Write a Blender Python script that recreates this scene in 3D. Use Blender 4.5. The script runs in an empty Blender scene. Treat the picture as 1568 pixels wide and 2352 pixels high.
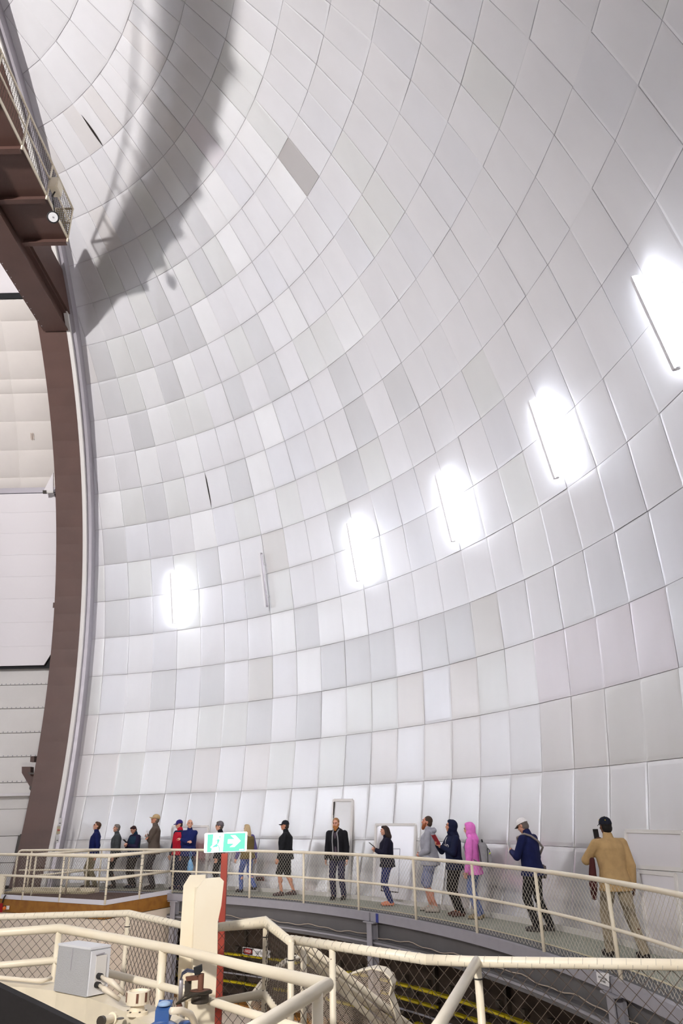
import bpy, bmesh, math, random
from mathutils import Vector, Matrix, Quaternion
random.seed(7)
sc = bpy.context.scene
COL = sc.collection
PI = math.pi

# ---------------------------------------------------------------- camera
R = 17.0                     # inner radius of the dome lining (m)
ZC = 4.879                   # height of the dome's centre above the walkway
F_PX, PITCH, ROLL = 1629.01, 0.399680, -0.022087
CAM = Vector((11.8361, -6.7009, 1.78497))
_cp, _sp = math.cos(PITCH), math.sin(PITCH)
_r = Vector((1, 0, 0)); _u = Vector((0, -_sp, _cp)); FWD = Vector((0, _cp, _sp))
RIGHT = math.cos(ROLL) * _r + math.sin(ROLL) * _u
UP = -math.sin(ROLL) * _r + math.cos(ROLL) * _u
cd = bpy.data.cameras.new('camera'); cam = bpy.data.objects.new('camera', cd); COL.objects.link(cam)
cd.sensor_fit = 'HORIZONTAL'; cd.sensor_width = 36.0; cd.lens = 36.0 * F_PX / 1568.0
cd.clip_start = 0.05; cd.clip_end = 200
mw = Matrix((RIGHT, UP, -FWD)).transposed().to_4x4(); mw.translation = CAM
cam.matrix_world = mw
sc.camera = cam

# ---------------------------------------------------------------- world, exposure
w = bpy.data.worlds.new('world'); sc.world = w; w.use_nodes = True
w.node_tree.nodes['Background'].inputs[0].default_value = (0.9, 0.92, 1.0, 1)
w.node_tree.nodes['Background'].inputs[1].default_value = 0.02
sc.view_settings.view_transform = 'Standard'; sc.view_settings.look = 'None'
sc.view_settings.gamma = 1.0; sc.view_settings.use_curve_mapping = False
sc.view_settings.exposure = 0.89
TUBE_EMIT = 37.0             # brightness of the wall tubes
FLOOD_W = 7000.0             # floodlight on the far girder, aimed at the lining
FLOOD_POS = Vector((-3.4, -5.5, 13.0)); FLOOD_AIM = Vector((6.6, 9.8, 15.6))
FORE_FILL_W = 1900.0              # unseen fill lamp behind the viewer, added to brighten the foreground
FORE_FILL_POS = Vector((8.6, -10.2, 5.4)); FORE_FILL_AIM = Vector((10.7, -1.5, 0.8))
WELL_FILL_W = 900.0               # unseen fill lamp under the platform edge, added to brighten the cream wall
WELL_FILL_POS = Vector((9.6, -0.1, -0.55)); WELL_FILL_AIM = Vector((6.3, 12.0, -1.1))

# ---------------------------------------------------------------- pixels to points
def ray(x, y):
    return (RIGHT * ((x - 784) / F_PX) - UP * ((y - 1176) / F_PX) + FWD).normalized()
def at_z(x, y, z):
    d = ray(x, y); return CAM + d * ((z - CAM.z) / d.z)
def at_depth(x, y, dep):
    d = ray(x, y); return CAM + d * (dep / d.dot(FWD))
def at_cyl(x, y, r):
    d = ray(x, y); a = d.x * d.x + d.y * d.y; b = CAM.x * d.x + CAM.y * d.y; c = CAM.x ** 2 + CAM.y ** 2 - r * r
    return CAM + d * ((-b + math.sqrt(b * b - a * c)) / a)
def at_sphere(x, y, r=R):
    d = ray(x, y); o = CAM - Vector((0, 0, ZC)); b = o.dot(d); c = o.dot(o) - r * r
    return CAM + d * (-b + math.sqrt(b * b - c))
def to_px(P):
    q = P - CAM; dz = q.dot(FWD)
    return (784 + F_PX * q.dot(RIGHT) / dz, 1176 - F_PX * q.dot(UP) / dz, dz)
LAT0, DLAT, LON0, DLON = -0.148224, 0.0713136, 0.236632, 0.0535999
def dome(i, j, r=R):
    la = LAT0 + DLAT * i; lo = LON0 + DLON * j
    return Vector((r * math.cos(la) * math.sin(lo), r * math.cos(la) * math.cos(lo), ZC + r * math.sin(la)))
def cyl(az, r, z):
    a = math.radians(az); return Vector((r * math.sin(a), r * math.cos(a), z))
def vault(x, th, rho):
    t = math.radians(th); return Vector((x * R, rho * R * math.cos(t), ZC + rho * R * math.sin(t)))

# ---------------------------------------------------------------- materials
def lin(c):
    return tuple((v / 255 / 12.92) if v / 255 <= 0.04045 else ((v / 255 + 0.055) / 1.055) ** 2.4 for v in c) + (1,)
def mat(name, c, rough=0.55, metal=0.0, noise=0.0, nscale=8.0, emit=0.0, spec=0.5, c2=None, bump=0.0, ramp=(0.4, 0.65), stretch=None):
    m = bpy.data.materials.new(name); m.use_nodes = True
    nt = m.node_tree; b = nt.nodes['Principled BSDF']
    b.inputs['Base Color'].default_value = lin(c); b.inputs['Roughness'].default_value = rough
    b.inputs['Metallic'].default_value = metal; b.inputs['Specular IOR Level'].default_value = spec
    if noise or c2 or bump:
        tc = nt.nodes.new('ShaderNodeTexCoord'); n = nt.nodes.new('ShaderNodeTexNoise')
        n.inputs['Scale'].default_value = nscale; n.inputs['Detail'].default_value = 5
        src = tc.outputs['Object']
        if stretch:
            mp = nt.nodes.new('ShaderNodeMapping'); mp.inputs['Scale'].default_value = stretch
            nt.links.new(src, mp.inputs['Vector']); src = mp.outputs['Vector']
        nt.links.new(src, n.inputs['Vector'])
        if noise or c2:
            cr = nt.nodes.new('ShaderNodeValToRGB')
            base = lin(c)
            cr.color_ramp.elements[0].position = ramp[0]; cr.color_ramp.elements[1].position = ramp[1]
            cr.color_ramp.elements[0].color = base
            cr.color_ramp.elements[1].color = lin(c2) if c2 else tuple(v * (1 - noise) for v in base[:3]) + (1,)
            nt.links.new(n.outputs['Fac'], cr.inputs['Fac']); nt.links.new(cr.outputs['Color'], b.inputs['Base Color'])
        if bump:
            bp = nt.nodes.new('ShaderNodeBump'); bp.inputs['Strength'].default_value = bump; bp.inputs['Distance'].default_value = 0.01
            nt.links.new(n.outputs['Fac'], bp.inputs['Height']); nt.links.new(bp.outputs['Normal'], b.inputs['Normal'])
    if emit:
        b.inputs['Emission Color'].default_value = lin(c); b.inputs['Emission Strength'].default_value = emit
    return m

def panel_mat(name, geom, metal=0.36, rough=0.30):
    m = bpy.data.materials.new(name); m.use_nodes = True
    nt = m.node_tree; b = nt.nodes['Principled BSDF']
    if geom:
        a = nt.nodes.new('ShaderNodeVertexColor'); a.layer_name = 'tone'; out = a.outputs['Color']
    else:
        a = nt.nodes.new('ShaderNodeObjectInfo'); out = a.outputs['Color']
    tc = nt.nodes.new('ShaderNodeTexCoord'); n = nt.nodes.new('ShaderNodeTexNoise')
    mp = nt.nodes.new('ShaderNodeMapping'); mp.inputs['Scale'].default_value = (2.2, 2.2, 0.35)
    n.inputs['Scale'].default_value = 1.0; n.inputs['Detail'].default_value = 6
    nt.links.new(tc.outputs['Object'], mp.inputs['Vector']); nt.links.new(mp.outputs['Vector'], n.inputs['Vector'])
    # scuffs and grime on the lowest panels, partly dark reflections painted into the colour
    geo = nt.nodes.new('ShaderNodeNewGeometry'); sep = nt.nodes.new('ShaderNodeSeparateXYZ')
    nt.links.new(geo.outputs['Position'], sep.inputs[0])
    mr = nt.nodes.new('ShaderNodeMapRange'); mr.inputs['From Min'].default_value = 1.9; mr.inputs['From Max'].default_value = 0.2
    mr.clamp = True
    nt.links.new(sep.outputs['Z'], mr.inputs['Value'])
    n2 = nt.nodes.new('ShaderNodeTexNoise'); n2.inputs['Scale'].default_value = 1.6; n2.inputs['Detail'].default_value = 8
    mp2 = nt.nodes.new('ShaderNodeMapping'); mp2.inputs['Scale'].default_value = (1.0, 1.0, 0.4)
    nt.links.new(tc.outputs['Object'], mp2.inputs['Vector']); nt.links.new(mp2.outputs['Vector'], n2.inputs['Vector'])
    cr = nt.nodes.new('ShaderNodeMapRange'); cr.inputs['From Min'].default_value = 0.42; cr.inputs['From Max'].default_value = 0.75; cr.inputs['To Max'].default_value = 0.55
    nt.links.new(n2.outputs['Fac'], cr.inputs['Value'])
    mu = nt.nodes.new('ShaderNodeMath'); mu.operation = 'MULTIPLY'
    nt.links.new(mr.outputs['Result'], mu.inputs[0]); nt.links.new(cr.outputs['Result'], mu.inputs[1])
    mx = nt.nodes.new('ShaderNodeMix'); mx.data_type = 'RGBA'; mx.blend_type = 'MULTIPLY'; mx.inputs[0].default_value = 1.0
    sm = nt.nodes.new('ShaderNodeMapRange'); sm.inputs['To Min'].default_value = 0.95; sm.inputs['To Max'].default_value = 1.03
    nt.links.new(n.outputs['Fac'], sm.inputs['Value'])
    nt.links.new(out, mx.inputs[6]); nt.links.new(sm.outputs['Result'], mx.inputs[7])
    mg = nt.nodes.new('ShaderNodeMix'); mg.data_type = 'RGBA'
    nt.links.new(mu.outputs[0], mg.inputs[0]); nt.links.new(mx.outputs[2], mg.inputs[6]); mg.inputs[7].default_value = lin((150, 138, 126))
    nt.links.new(mg.outputs[2], b.inputs['Base Color'])
    b.inputs['Metallic'].default_value = metal; b.inputs['Roughness'].default_value = rough
    return m

M = dict(
    panel=panel_mat('lining_panel', False), panels=panel_mat('lining_panels', True), sheet=panel_mat('lower_metal_sheet', False, 0.55, 0.27),
    shell=mat('shell_grey', (214, 209, 213), 0.6),
    gap=mat('dark_gap', (34, 26, 22), 0.9),
    brown=mat('girder_brown', (92, 66, 58), 0.5, noise=0.12, nscale=1.5),
    brown_dk=mat('catwalk_brown', (84, 58, 50), 0.55, noise=0.1, nscale=2),
    trim_w=mat('trim_white', (226, 222, 218), 0.45), trim_g=mat('trim_grey', (176, 171, 178), 0.4, metal=0.3),
    shutter=mat('shutter_white', (236, 231, 233), 0.5), quilt=mat('quilt_panel', (218, 211, 205), 0.7, noise=0.04, nscale=1.2),
    board=mat('shutter_board', (226, 222, 218), 0.5, noise=0.05, nscale=1.0), black=mat('black_rubber', (18, 18, 22), 0.7),
    cream=mat('cream_paint', (243, 233, 212), 0.38, c2=(236, 222, 196), nscale=3, ramp=(0.35, 0.8)),
    chipped=mat('cream_chipped', (243, 233, 212), 0.4, c2=(104, 66, 42), nscale=30, ramp=(0.70, 0.73), stretch=(1, 1, 1)),
    wire=mat('galvanised_wire', (206, 198, 184), 0.45, metal=0.25), wire_dk=mat('aged_wire', (92, 80, 70), 0.5, metal=0.5),
    tie=mat('wire_tie', (40, 36, 34), 0.6),
    floor=mat('walkway_floor', (150, 152, 138), 0.6, noise=0.1, nscale=2.5), floor_dk=mat('walkway_edge_floor', (92, 92, 94), 0.65, noise=0.15, nscale=4),
    line=mat('cream_line', (206, 194, 160), 0.6),
    steel=mat('grey_steel_paint', (158, 156, 164), 0.4, noise=0.05), steel_dk=mat('dark_grey_girder', (104, 102, 104), 0.55, noise=0.12, nscale=2),
    cable=mat('pale_cable', (190, 174, 158), 0.6),
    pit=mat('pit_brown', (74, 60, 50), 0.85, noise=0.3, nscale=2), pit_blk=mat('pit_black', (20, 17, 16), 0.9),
    yellow=mat('track_yellow', (206, 184, 22), 0.5, noise=0.35, nscale=5),
    ply=mat('plywood_brown', (160, 108, 40), 0.6, c2=(140, 90, 30), nscale=6), kick=mat('kick_white', (226, 224, 232), 0.5),
    deck=mat('deck_brown', (92, 68, 58), 0.75, noise=0.2, nscale=4), wall_cr=mat('cream_wall', (236, 220, 202), 0.6),
    slab=mat('platform_slab', (170, 164, 154), 0.8, noise=0.1),
    red=mat('red_oxide_post', (164, 58, 40), 0.5), sign_red=mat('sign_red', (170, 20, 28), 0.4), sign_w=mat('sign_white', (240, 238, 238), 0.5),
    ink=mat('ink_black', (22, 22, 24), 0.6), ink_red=mat('ink_red', (205, 40, 34), 0.5),
    hammer=mat('hammered_grey', (200, 200, 202), 0.4, metal=0.35, bump=0.35, nscale=140, noise=0.06),
    grey_w=mat('enclosure_white', (222, 222, 226), 0.4), seal=mat('black_seal', (30, 28, 28), 0.6),
    conduit=mat('cream_conduit', (232, 220, 200), 0.4), blue=mat('motor_blue', (58, 92, 150), 0.25), blue_p=mat('motor_blue_pale', (150, 176, 210), 0.3),
    rust=mat('rusty_wheel', (116, 74, 56), 0.7, noise=0.3, nscale=12), iron=mat('dark_iron', (62, 54, 46), 0.5, noise=0.2),
    strap=mat('yellow_black_strap', (40, 34, 24), 0.6, c2=(200, 176, 30), nscale=7, ramp=(0.6, 0.62)),
    perf=mat('expanded_metal', (196, 180, 164), 0.5),
    tube_on=mat('tube_lit', (240, 245, 255), 0.3, emit=TUBE_EMIT), tube_off=mat('tube_unlit', (226, 220, 230), 0.3), batten=mat('batten_white', (236, 234, 236), 0.4),
    amber=mat('amber_lens', (214, 106, 20), 0.2), lens=mat('flood_glass', (226, 226, 226), 0.15), grate=mat('grating_yellow', (176, 160, 84), 0.5),
    socket=mat('red_socket', (96, 22, 22), 0.5),
)
sign_green = mat('sign_green_lit', (96, 190, 158), 0.4, emit=0.8)
sign_white_lit = mat('sign_white_lit', (255, 255, 255), 0.4, emit=1.15)

# ---------------------------------------------------------------- object helpers
def tag(o, label=None, cat=None, group=None, kind=None):
    if label: o['label'] = label
    if cat: o['category'] = cat
    if group: o['group'] = group
    if kind: o['kind'] = kind
    return o
def empty(name, loc=(0, 0, 0), rz=0.0):
    o = bpy.data.objects.new(name, None); COL.objects.link(o); o.location = loc; o.rotation_euler = (0, 0, rz)
    o.empty_display_size = 0.1
    return o
def obj(name, verts, faces, m, parent=None, smooth=False, world=True):
    me = bpy.data.meshes.new(name); me.from_pydata([tuple(v) for v in verts], [], faces); me.update()
    return link(name, me, m, parent, smooth, world)
def link(name, me, m, parent=None, smooth=False, world=True):
    o = bpy.data.objects.new(name, me); COL.objects.link(o)
    if m: me.materials.append(M[m] if isinstance(m, str) else m)
    if smooth:
        for p in me.polygons: p.use_smooth = True
    if parent:
        o.parent = parent
        if world:
            q = parent; t = Vector((0, 0, 0))
            while q: t += Vector(q.location); q = q.parent
            o.location = -t
    return o

class MB:
    def __init__(s): s.v = []; s.f = []
    def add(s, vs, fs):
        n = len(s.v); s.v += [Vector(v) for v in vs]; s.f += [tuple(i + n for i in f) for f in fs]; return s
    def box(s, a, b):
        x0, y0, z0 = a; x1, y1, z1 = b
        return s.add([(x0, y0, z0), (x1, y0, z0), (x1, y1, z0), (x0, y1, z0), (x0, y0, z1), (x1, y0, z1), (x1, y1, z1), (x0, y1, z1)],
                     [(0, 3, 2, 1), (4, 5, 6, 7), (0, 1, 5, 4), (1, 2, 6, 5), (2, 3, 7, 6), (3, 0, 4, 7)])
    def obox(s, c, X, Y, Z):
        c = Vector(c); P = [c + sx * X + sy * Y + sz * Z for sz in (-1, 1) for sx, sy in ((-1, -1), (1, -1), (1, 1), (-1, 1))]
        return s.add(P, [(0, 3, 2, 1), (4, 5, 6, 7), (0, 1, 5, 4), (1, 2, 6, 5), (2, 3, 7, 6), (3, 0, 4, 7)])
    def bar(s, a, b, w, h, up=(0, 0, 1)):
        a, b = Vector(a), Vector(b); d = (b - a); L = d.length; d.normalize()
        x = d.cross(Vector(up)); 
        if x.length < 1e-4: x = d.cross(Vector((0, 1, 0)))
        x.normalize(); z = x.cross(d)
        return s.obox((a + b) / 2, x * w / 2, d * L / 2, z * h / 2)
    def tube(s, pts, r, n=10, caps=True, closed=False):
        pts = [Vector(p) for p in pts]; N = len(pts)
        tang = []
        for k in range(N):
            if closed: t = pts[(k + 1) % N] - pts[k - 1]
            elif k == 0: t = pts[1] - pts[0]
            elif k == N - 1: t = pts[-1] - pts[-2]
            else: t = (pts[k + 1] - pts[k]).normalized() + (pts[k] - pts[k - 1]).normalized()
            tang.append(t.normalized())
        u = tang[0].orthogonal().normalized(); vs = []
        for k in range(N):
            t = tang[k]; u = (u - t * u.dot(t)); u.normalize(); v = t.cross(u)
            sc_ = 1.0
            if 0 < k < N - 1 and not closed:
                c = t.dot((pts[k + 1] - pts[k]).normalized()); sc_ = 1 / max(c, 0.6)
            rr = r[k] if isinstance(r, (list, tuple)) else r
            for q in range(n):
                a = 2 * PI * q / n; vs.append(pts[k] + (u * math.cos(a) + v * math.sin(a)) * rr * (sc_ if n > 4 else 1))
        fs = []
        for k in range(N if closed else N - 1):
            k2 = (k + 1) % N
            for q in range(n): fs.append((k * n + q, k * n + (q + 1) % n, k2 * n + (q + 1) % n, k2 * n + q))
        if caps and not closed: fs += [tuple(range(n))[::-1], tuple((N - 1) * n + q for q in range(n))]
        return s.add(vs, fs)
    def lathe(s, prof, o=(0, 0, 0), axis=(0, 0, 1), n=20):
        o = Vector(o); q = Vector((0, 0, 1)).rotation_difference(Vector(axis).normalized()); vs = []
        for r, z in prof:
            for k in range(n):
                a = 2 * PI * k / n; vs.append(o + q @ Vector((r * math.cos(a), r * math.sin(a), z)))
        fs = [(i * n + k, i * n + (k + 1) % n, (i + 1) * n + (k + 1) % n, (i + 1) * n + k) for i in range(len(prof) - 1) for k in range(n)]
        fs += [tuple(range(n))[::-1], tuple((len(prof) - 1) * n + k for k in range(n))]
        return s.add(vs, fs)
    def prism(s, poly, ext):
        n = len(poly); ext = Vector(ext); A = [Vector(p) for p in poly]
        return s.add(A + [a + ext for a in A], [tuple(range(n))[::-1], tuple(range(n, 2 * n))] + [(k, (k + 1) % n, n + (k + 1) % n, n + k) for k in range(n)])
    def build(s, name, m, parent=None, smooth=False, world=True):
        o = obj(name, s.v, s.f, m, parent, smooth, world)
        return o
def smooth_by_angle(o, deg=40):
    me = o.data
    for p in me.polygons: p.use_smooth = True
    bm = bmesh.new(); bm.from_mesh(me)
    for e in bm.edges:
        if len(e.link_faces) == 2 and e.calc_face_angle(0) > math.radians(deg): e.smooth = False
    bm.to_mesh(me); bm.free(); return o
def text(body, name, size, Mx, m, parent, ext=0.0006, sx=1.0):
    cu = bpy.data.curves.new(name, 'FONT'); cu.body = body; cu.size = size; cu.align_x = 'CENTER'; cu.align_y = 'CENTER'; cu.extrude = ext; cu.resolution_u = 2
    t = bpy.data.objects.new(name, cu); COL.objects.link(t)
    dg = bpy.context.evaluated_depsgraph_get(); me = bpy.data.meshes.new_from_object(t.evaluated_get(dg))
    bpy.data.objects.remove(t); bpy.data.curves.remove(cu)
    for v in me.vertices: v.co.x *= sx
    me.transform(Mx); me.materials.clear()
    return link(name, me, m, parent)
def frame(o, right, up):
    """matrix with x = right, y = up, z = toward viewer"""
    r = Vector(right).normalized(); u = Vector(up); u = (u - r * u.dot(r)).normalized(); n = r.cross(u)
    m = Matrix((r, u, n)).transposed().to_4x4(); m.translation = o; return m

# ================================================================ dome shell and lining panels
NCOL = 117
XCUT = 0.196 * R
def in_slit(P): return abs(P.x) < XCUT and P.y > -0.2 * R
sh = MB()
for i in range(-2, 24):
    for k in range(-60, 58):
        c = [dome(i, k, R + .024), dome(i, k + 1, R + .024), dome(min(i + 1, 24.1), k + 1, R + .024), dome(min(i + 1, 24.1), k, R + .024)]
        if k >= 57: continue
        if all(in_slit(p) for p in c): continue
        sh.add(c, [(0, 1, 2, 3)])
shell = sh.build('wall_dome', 'shell', smooth=True); tag(shell, 'white domed wall lined with pale rectangular panels', kind='structure')

SPECIAL = {}
def spec(i, items):
    for j, t in items.items(): SPECIAL[(i, j)] = t
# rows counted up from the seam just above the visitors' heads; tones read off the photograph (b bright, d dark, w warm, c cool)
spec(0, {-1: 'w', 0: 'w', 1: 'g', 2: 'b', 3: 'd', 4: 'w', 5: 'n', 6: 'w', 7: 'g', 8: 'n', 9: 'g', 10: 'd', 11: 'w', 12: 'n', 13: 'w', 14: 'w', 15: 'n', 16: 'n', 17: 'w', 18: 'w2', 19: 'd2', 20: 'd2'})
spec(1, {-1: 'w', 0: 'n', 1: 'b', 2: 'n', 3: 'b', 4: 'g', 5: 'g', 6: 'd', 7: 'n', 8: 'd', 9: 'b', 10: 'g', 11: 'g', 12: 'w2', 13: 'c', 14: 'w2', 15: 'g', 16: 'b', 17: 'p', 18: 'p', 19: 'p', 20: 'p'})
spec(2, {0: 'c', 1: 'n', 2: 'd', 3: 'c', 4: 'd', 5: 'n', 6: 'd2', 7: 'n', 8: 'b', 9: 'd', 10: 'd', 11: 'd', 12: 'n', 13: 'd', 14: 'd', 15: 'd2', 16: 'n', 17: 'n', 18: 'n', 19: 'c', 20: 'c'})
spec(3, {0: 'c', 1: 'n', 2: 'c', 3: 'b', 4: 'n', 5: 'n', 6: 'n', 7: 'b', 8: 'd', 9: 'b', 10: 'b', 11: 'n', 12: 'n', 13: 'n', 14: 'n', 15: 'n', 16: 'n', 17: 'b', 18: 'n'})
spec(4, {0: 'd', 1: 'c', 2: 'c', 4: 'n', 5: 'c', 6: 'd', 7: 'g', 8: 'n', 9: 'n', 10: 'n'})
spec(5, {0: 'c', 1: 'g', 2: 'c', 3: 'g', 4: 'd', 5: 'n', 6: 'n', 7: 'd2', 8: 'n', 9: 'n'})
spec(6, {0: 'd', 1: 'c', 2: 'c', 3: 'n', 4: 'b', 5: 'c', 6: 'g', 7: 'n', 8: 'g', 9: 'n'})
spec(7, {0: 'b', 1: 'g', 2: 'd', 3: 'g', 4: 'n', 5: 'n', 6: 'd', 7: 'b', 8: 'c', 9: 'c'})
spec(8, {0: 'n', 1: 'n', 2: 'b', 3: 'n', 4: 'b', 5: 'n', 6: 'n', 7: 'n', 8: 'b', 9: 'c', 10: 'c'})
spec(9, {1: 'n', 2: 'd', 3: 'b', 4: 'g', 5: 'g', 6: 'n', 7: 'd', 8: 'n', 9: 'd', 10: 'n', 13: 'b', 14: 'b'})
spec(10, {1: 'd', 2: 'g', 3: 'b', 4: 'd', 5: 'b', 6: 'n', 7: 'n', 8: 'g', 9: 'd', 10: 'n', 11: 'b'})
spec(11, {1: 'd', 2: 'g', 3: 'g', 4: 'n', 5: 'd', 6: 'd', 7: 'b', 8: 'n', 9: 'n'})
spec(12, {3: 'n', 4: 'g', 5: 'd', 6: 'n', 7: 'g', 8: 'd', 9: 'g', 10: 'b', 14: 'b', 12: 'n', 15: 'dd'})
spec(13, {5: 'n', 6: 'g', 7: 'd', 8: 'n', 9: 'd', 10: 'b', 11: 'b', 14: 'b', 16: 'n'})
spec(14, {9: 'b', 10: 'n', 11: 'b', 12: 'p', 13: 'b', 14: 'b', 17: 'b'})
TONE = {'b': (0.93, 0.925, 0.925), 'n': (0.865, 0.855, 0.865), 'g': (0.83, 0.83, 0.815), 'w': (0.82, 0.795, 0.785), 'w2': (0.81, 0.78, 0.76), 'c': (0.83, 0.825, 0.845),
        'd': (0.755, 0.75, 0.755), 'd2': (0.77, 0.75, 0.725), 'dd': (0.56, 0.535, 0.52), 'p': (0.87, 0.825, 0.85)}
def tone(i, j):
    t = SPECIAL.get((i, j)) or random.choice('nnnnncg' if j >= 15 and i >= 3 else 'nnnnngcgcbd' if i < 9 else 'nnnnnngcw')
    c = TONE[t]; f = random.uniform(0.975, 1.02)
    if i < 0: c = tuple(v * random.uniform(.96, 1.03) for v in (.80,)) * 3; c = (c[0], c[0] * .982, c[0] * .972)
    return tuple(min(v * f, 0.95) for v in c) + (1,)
GU = (0.0, 0.05, 0.95, 1.0)
def panel_geo(i, j0, j1):
    """inside face and rim of one slightly cushioned panel"""
    lat = LAT0 + DLAT * (i + .5); gi = 0.006 / (R * DLAT); gj = 0.0045 / (R * math.cos(lat) * DLON)
    tilt = [random.uniform(-.009, .009) for _ in range(4)]
    vs = []; fs = []
    for v in GU:
        for u in GU:
            a = i + gi + (1 - 2 * gi) * v; b = j0 + gj + (j1 - j0 - 2 * gj) * u
            cush = 0.0 if u in (0, 1) or v in (0, 1) else 0.005
            t = (tilt[0] * (1 - u) + tilt[1] * u) * (1 - v) + (tilt[2] * (1 - u) + tilt[3] * u) * v
            vs.append(dome(a, b, R - cush + t))
    for y in range(3):
        for x in range(3):
            k = y * 4 + x; fs.append((k, k + 4, k + 5, k + 1))
    rim = [0, 1, 2, 3, 7, 11, 15, 14, 13, 12, 8, 4]; n0 = len(vs)
    for k in rim:
        d = (vs[k] - Vector((0, 0, ZC))).normalized(); vs.append(vs[k] + d * 0.022)
    for q in range(12): fs.append((rim[q], rim[(q + 1) % 12], n0 + (q + 1) % 12, n0 + q))
    return vs, fs
cells = []
for i in range(-2, 24):
    step = 1 if i < 17 else 2
    if i >= 21: step = 4
    for j0 in range(-59, 58, step):
        j1 = min(j0 + step, 58)
        c = [dome(i, j0), dome(i, j1), dome(min(i + 1, 24), j1), dome(min(i + 1, 24), j0)]
        if all(in_slit(p) for p in c): continue
        ins = 0; area = 0
        px = [to_px(p) for p in c]
        if all(q[2] > .5 for q in px):
            area = abs(sum(px[k][0] * px[(k + 1) % 4][1] - px[(k + 1) % 4][0] * px[k][1] for k in range(4))) / 2
            for u in (.1, .5, .9):
                for v in (.1, .5, .9):
                    q = to_px(dome(i + v, j0 + (j1 - j0) * u))
                    if 0 < q[0] < 1568 and 0 < q[1] < 2352 and dome(i + v, j0 + (j1 - j0) * u).x > XCUT: ins += 1
        cut = any(in_slit(p) for p in c)
        cells.append((area * ins / 9, i, j0, j1, cut))
cells.sort(key=lambda c: -c[0])
def clipped(vs, fs):
    bm = bmesh.new(); bv = [bm.verts.new(v) for v in vs]
    for f in fs: bm.faces.new([bv[k] for k in f])
    if sum(v.x for v in vs) > 0: co, no = (XCUT, 0, 0), (-1, 0, 0)
    else: co, no = (-XCUT, 0, 0), (1, 0, 0)
    bmesh.ops.bisect_plane(bm, geom=bm.verts[:] + bm.edges[:] + bm.faces[:], plane_co=co, plane_no=no, clear_outer=True)
    bm.verts.index_update(); o = [v.co.copy() for v in bm.verts], [tuple(v.index for v in f.verts) for f in bm.faces]
    bm.free(); return o
rest = MB(); rest_tone = []
for n, (area, i, j0, j1, cut) in enumerate(cells):
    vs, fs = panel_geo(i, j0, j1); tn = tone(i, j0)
    if cut:
        vs, fs = clipped(vs, fs)
        if not fs: continue
    if n < 300:
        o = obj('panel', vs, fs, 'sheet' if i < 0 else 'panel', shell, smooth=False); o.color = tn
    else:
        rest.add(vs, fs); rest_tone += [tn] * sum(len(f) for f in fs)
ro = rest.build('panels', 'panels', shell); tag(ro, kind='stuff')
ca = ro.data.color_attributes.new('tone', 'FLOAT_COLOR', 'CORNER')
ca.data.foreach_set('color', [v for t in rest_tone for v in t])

# two seams where a panel edge has sprung open
def seam_gap(i0, i1, j, wd):
    m = MB(); n = 10; L = []; Rr = []
    for k in range(n + 1):
        t = k / n; a = i0 + (i1 - i0) * t; b = wd * math.sin(PI * t) ** .8
        L.append(dome(a, j - b * .4, R - .018)); Rr.append(dome(a, j + b * .6, R - .018))
    m.add(L + Rr, [(k, k + 1, n + 2 + k, n + 1 + k) for k in range(n)])
    o = m.build('seam_gap', 'gap', shell); tag(o, 'dark open seam between two panels'); return o
seam_gap(7.02, 7.99, 5.02, 0.055); seam_gap(15.98, 16.75, 7.1, 0.14)

# wall tubes on every fourth seam
def tube_light(j, lit, label):
    base = dome(4.85, j, R - .05); up = (dome(5.5, j) - dome(4.2, j)).normalized(); nrm = (Vector((0, 0, ZC)) - base).normalized()
    side = up.cross(nrm)           # points right as seen from inside
    h = (dome(5.52, j) - dome(4.17, j)).length / 2
    e = empty('tube_light', base); tag(e, label, 'light', 'tube lights around the dome')
    c = base + nrm * .14
    MB().obox(c, side * .03, up * h, nrm * .055).build('batten', 'batten', e)
    for s_, dp in ((-1, -.02), (1, -.03), (1, .03)) if lit else ((1, 0.0),):  # lit left tube is added, for the reflected glow beside the batten
        t = MB().tube([c + side * s_ * .048 + nrm * dp - up * (h - .04), c + side * s_ * .048 + nrm * dp + up * (h - .04)], .016, 8)
        t.build('tube', 'tube_on' if lit else 'tube_off', e, smooth=True)
    for s_ in (-1, 1):
        for q in (-1, 1):
            MB().obox(c + side * s_ * .034 + up * q * (h - .03), side * .02, up * .025, nrm * .03).build('lamp_holder', 'batten' if lit else 'trim_g', e)
    for q in (-.6, .6):
        MB().obox(base + nrm * .04 + up * h * q, side * .02, up * .03, nrm * .06).build('bracket', 'batten', e)
    return e
LBL = {3: 'lit tube light nearest the brown arch, left of the dark fixture', 7: 'unlit white tube fixture between two glowing tube lights', 11: 'lit tube light just right of the dark fixture',
       15: 'middle lit tube light above the bearded visitor in grey', 19: 'large bright tube light above the visitor in the white cap', 23: 'brightest and highest tube light at the right edge of the wall'}
for k in range(-14, 15):
    j = 3 + 4 * k
    P = dome(5, j)
    if in_slit(P) or abs(P.x) < 0.23 * R and P.y > 0: continue
    if j > 57 or j < -59: continue
    tube_light(j, j != 7, LBL.get(j, 'lit tube light on the dome wall outside the picture'))

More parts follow.
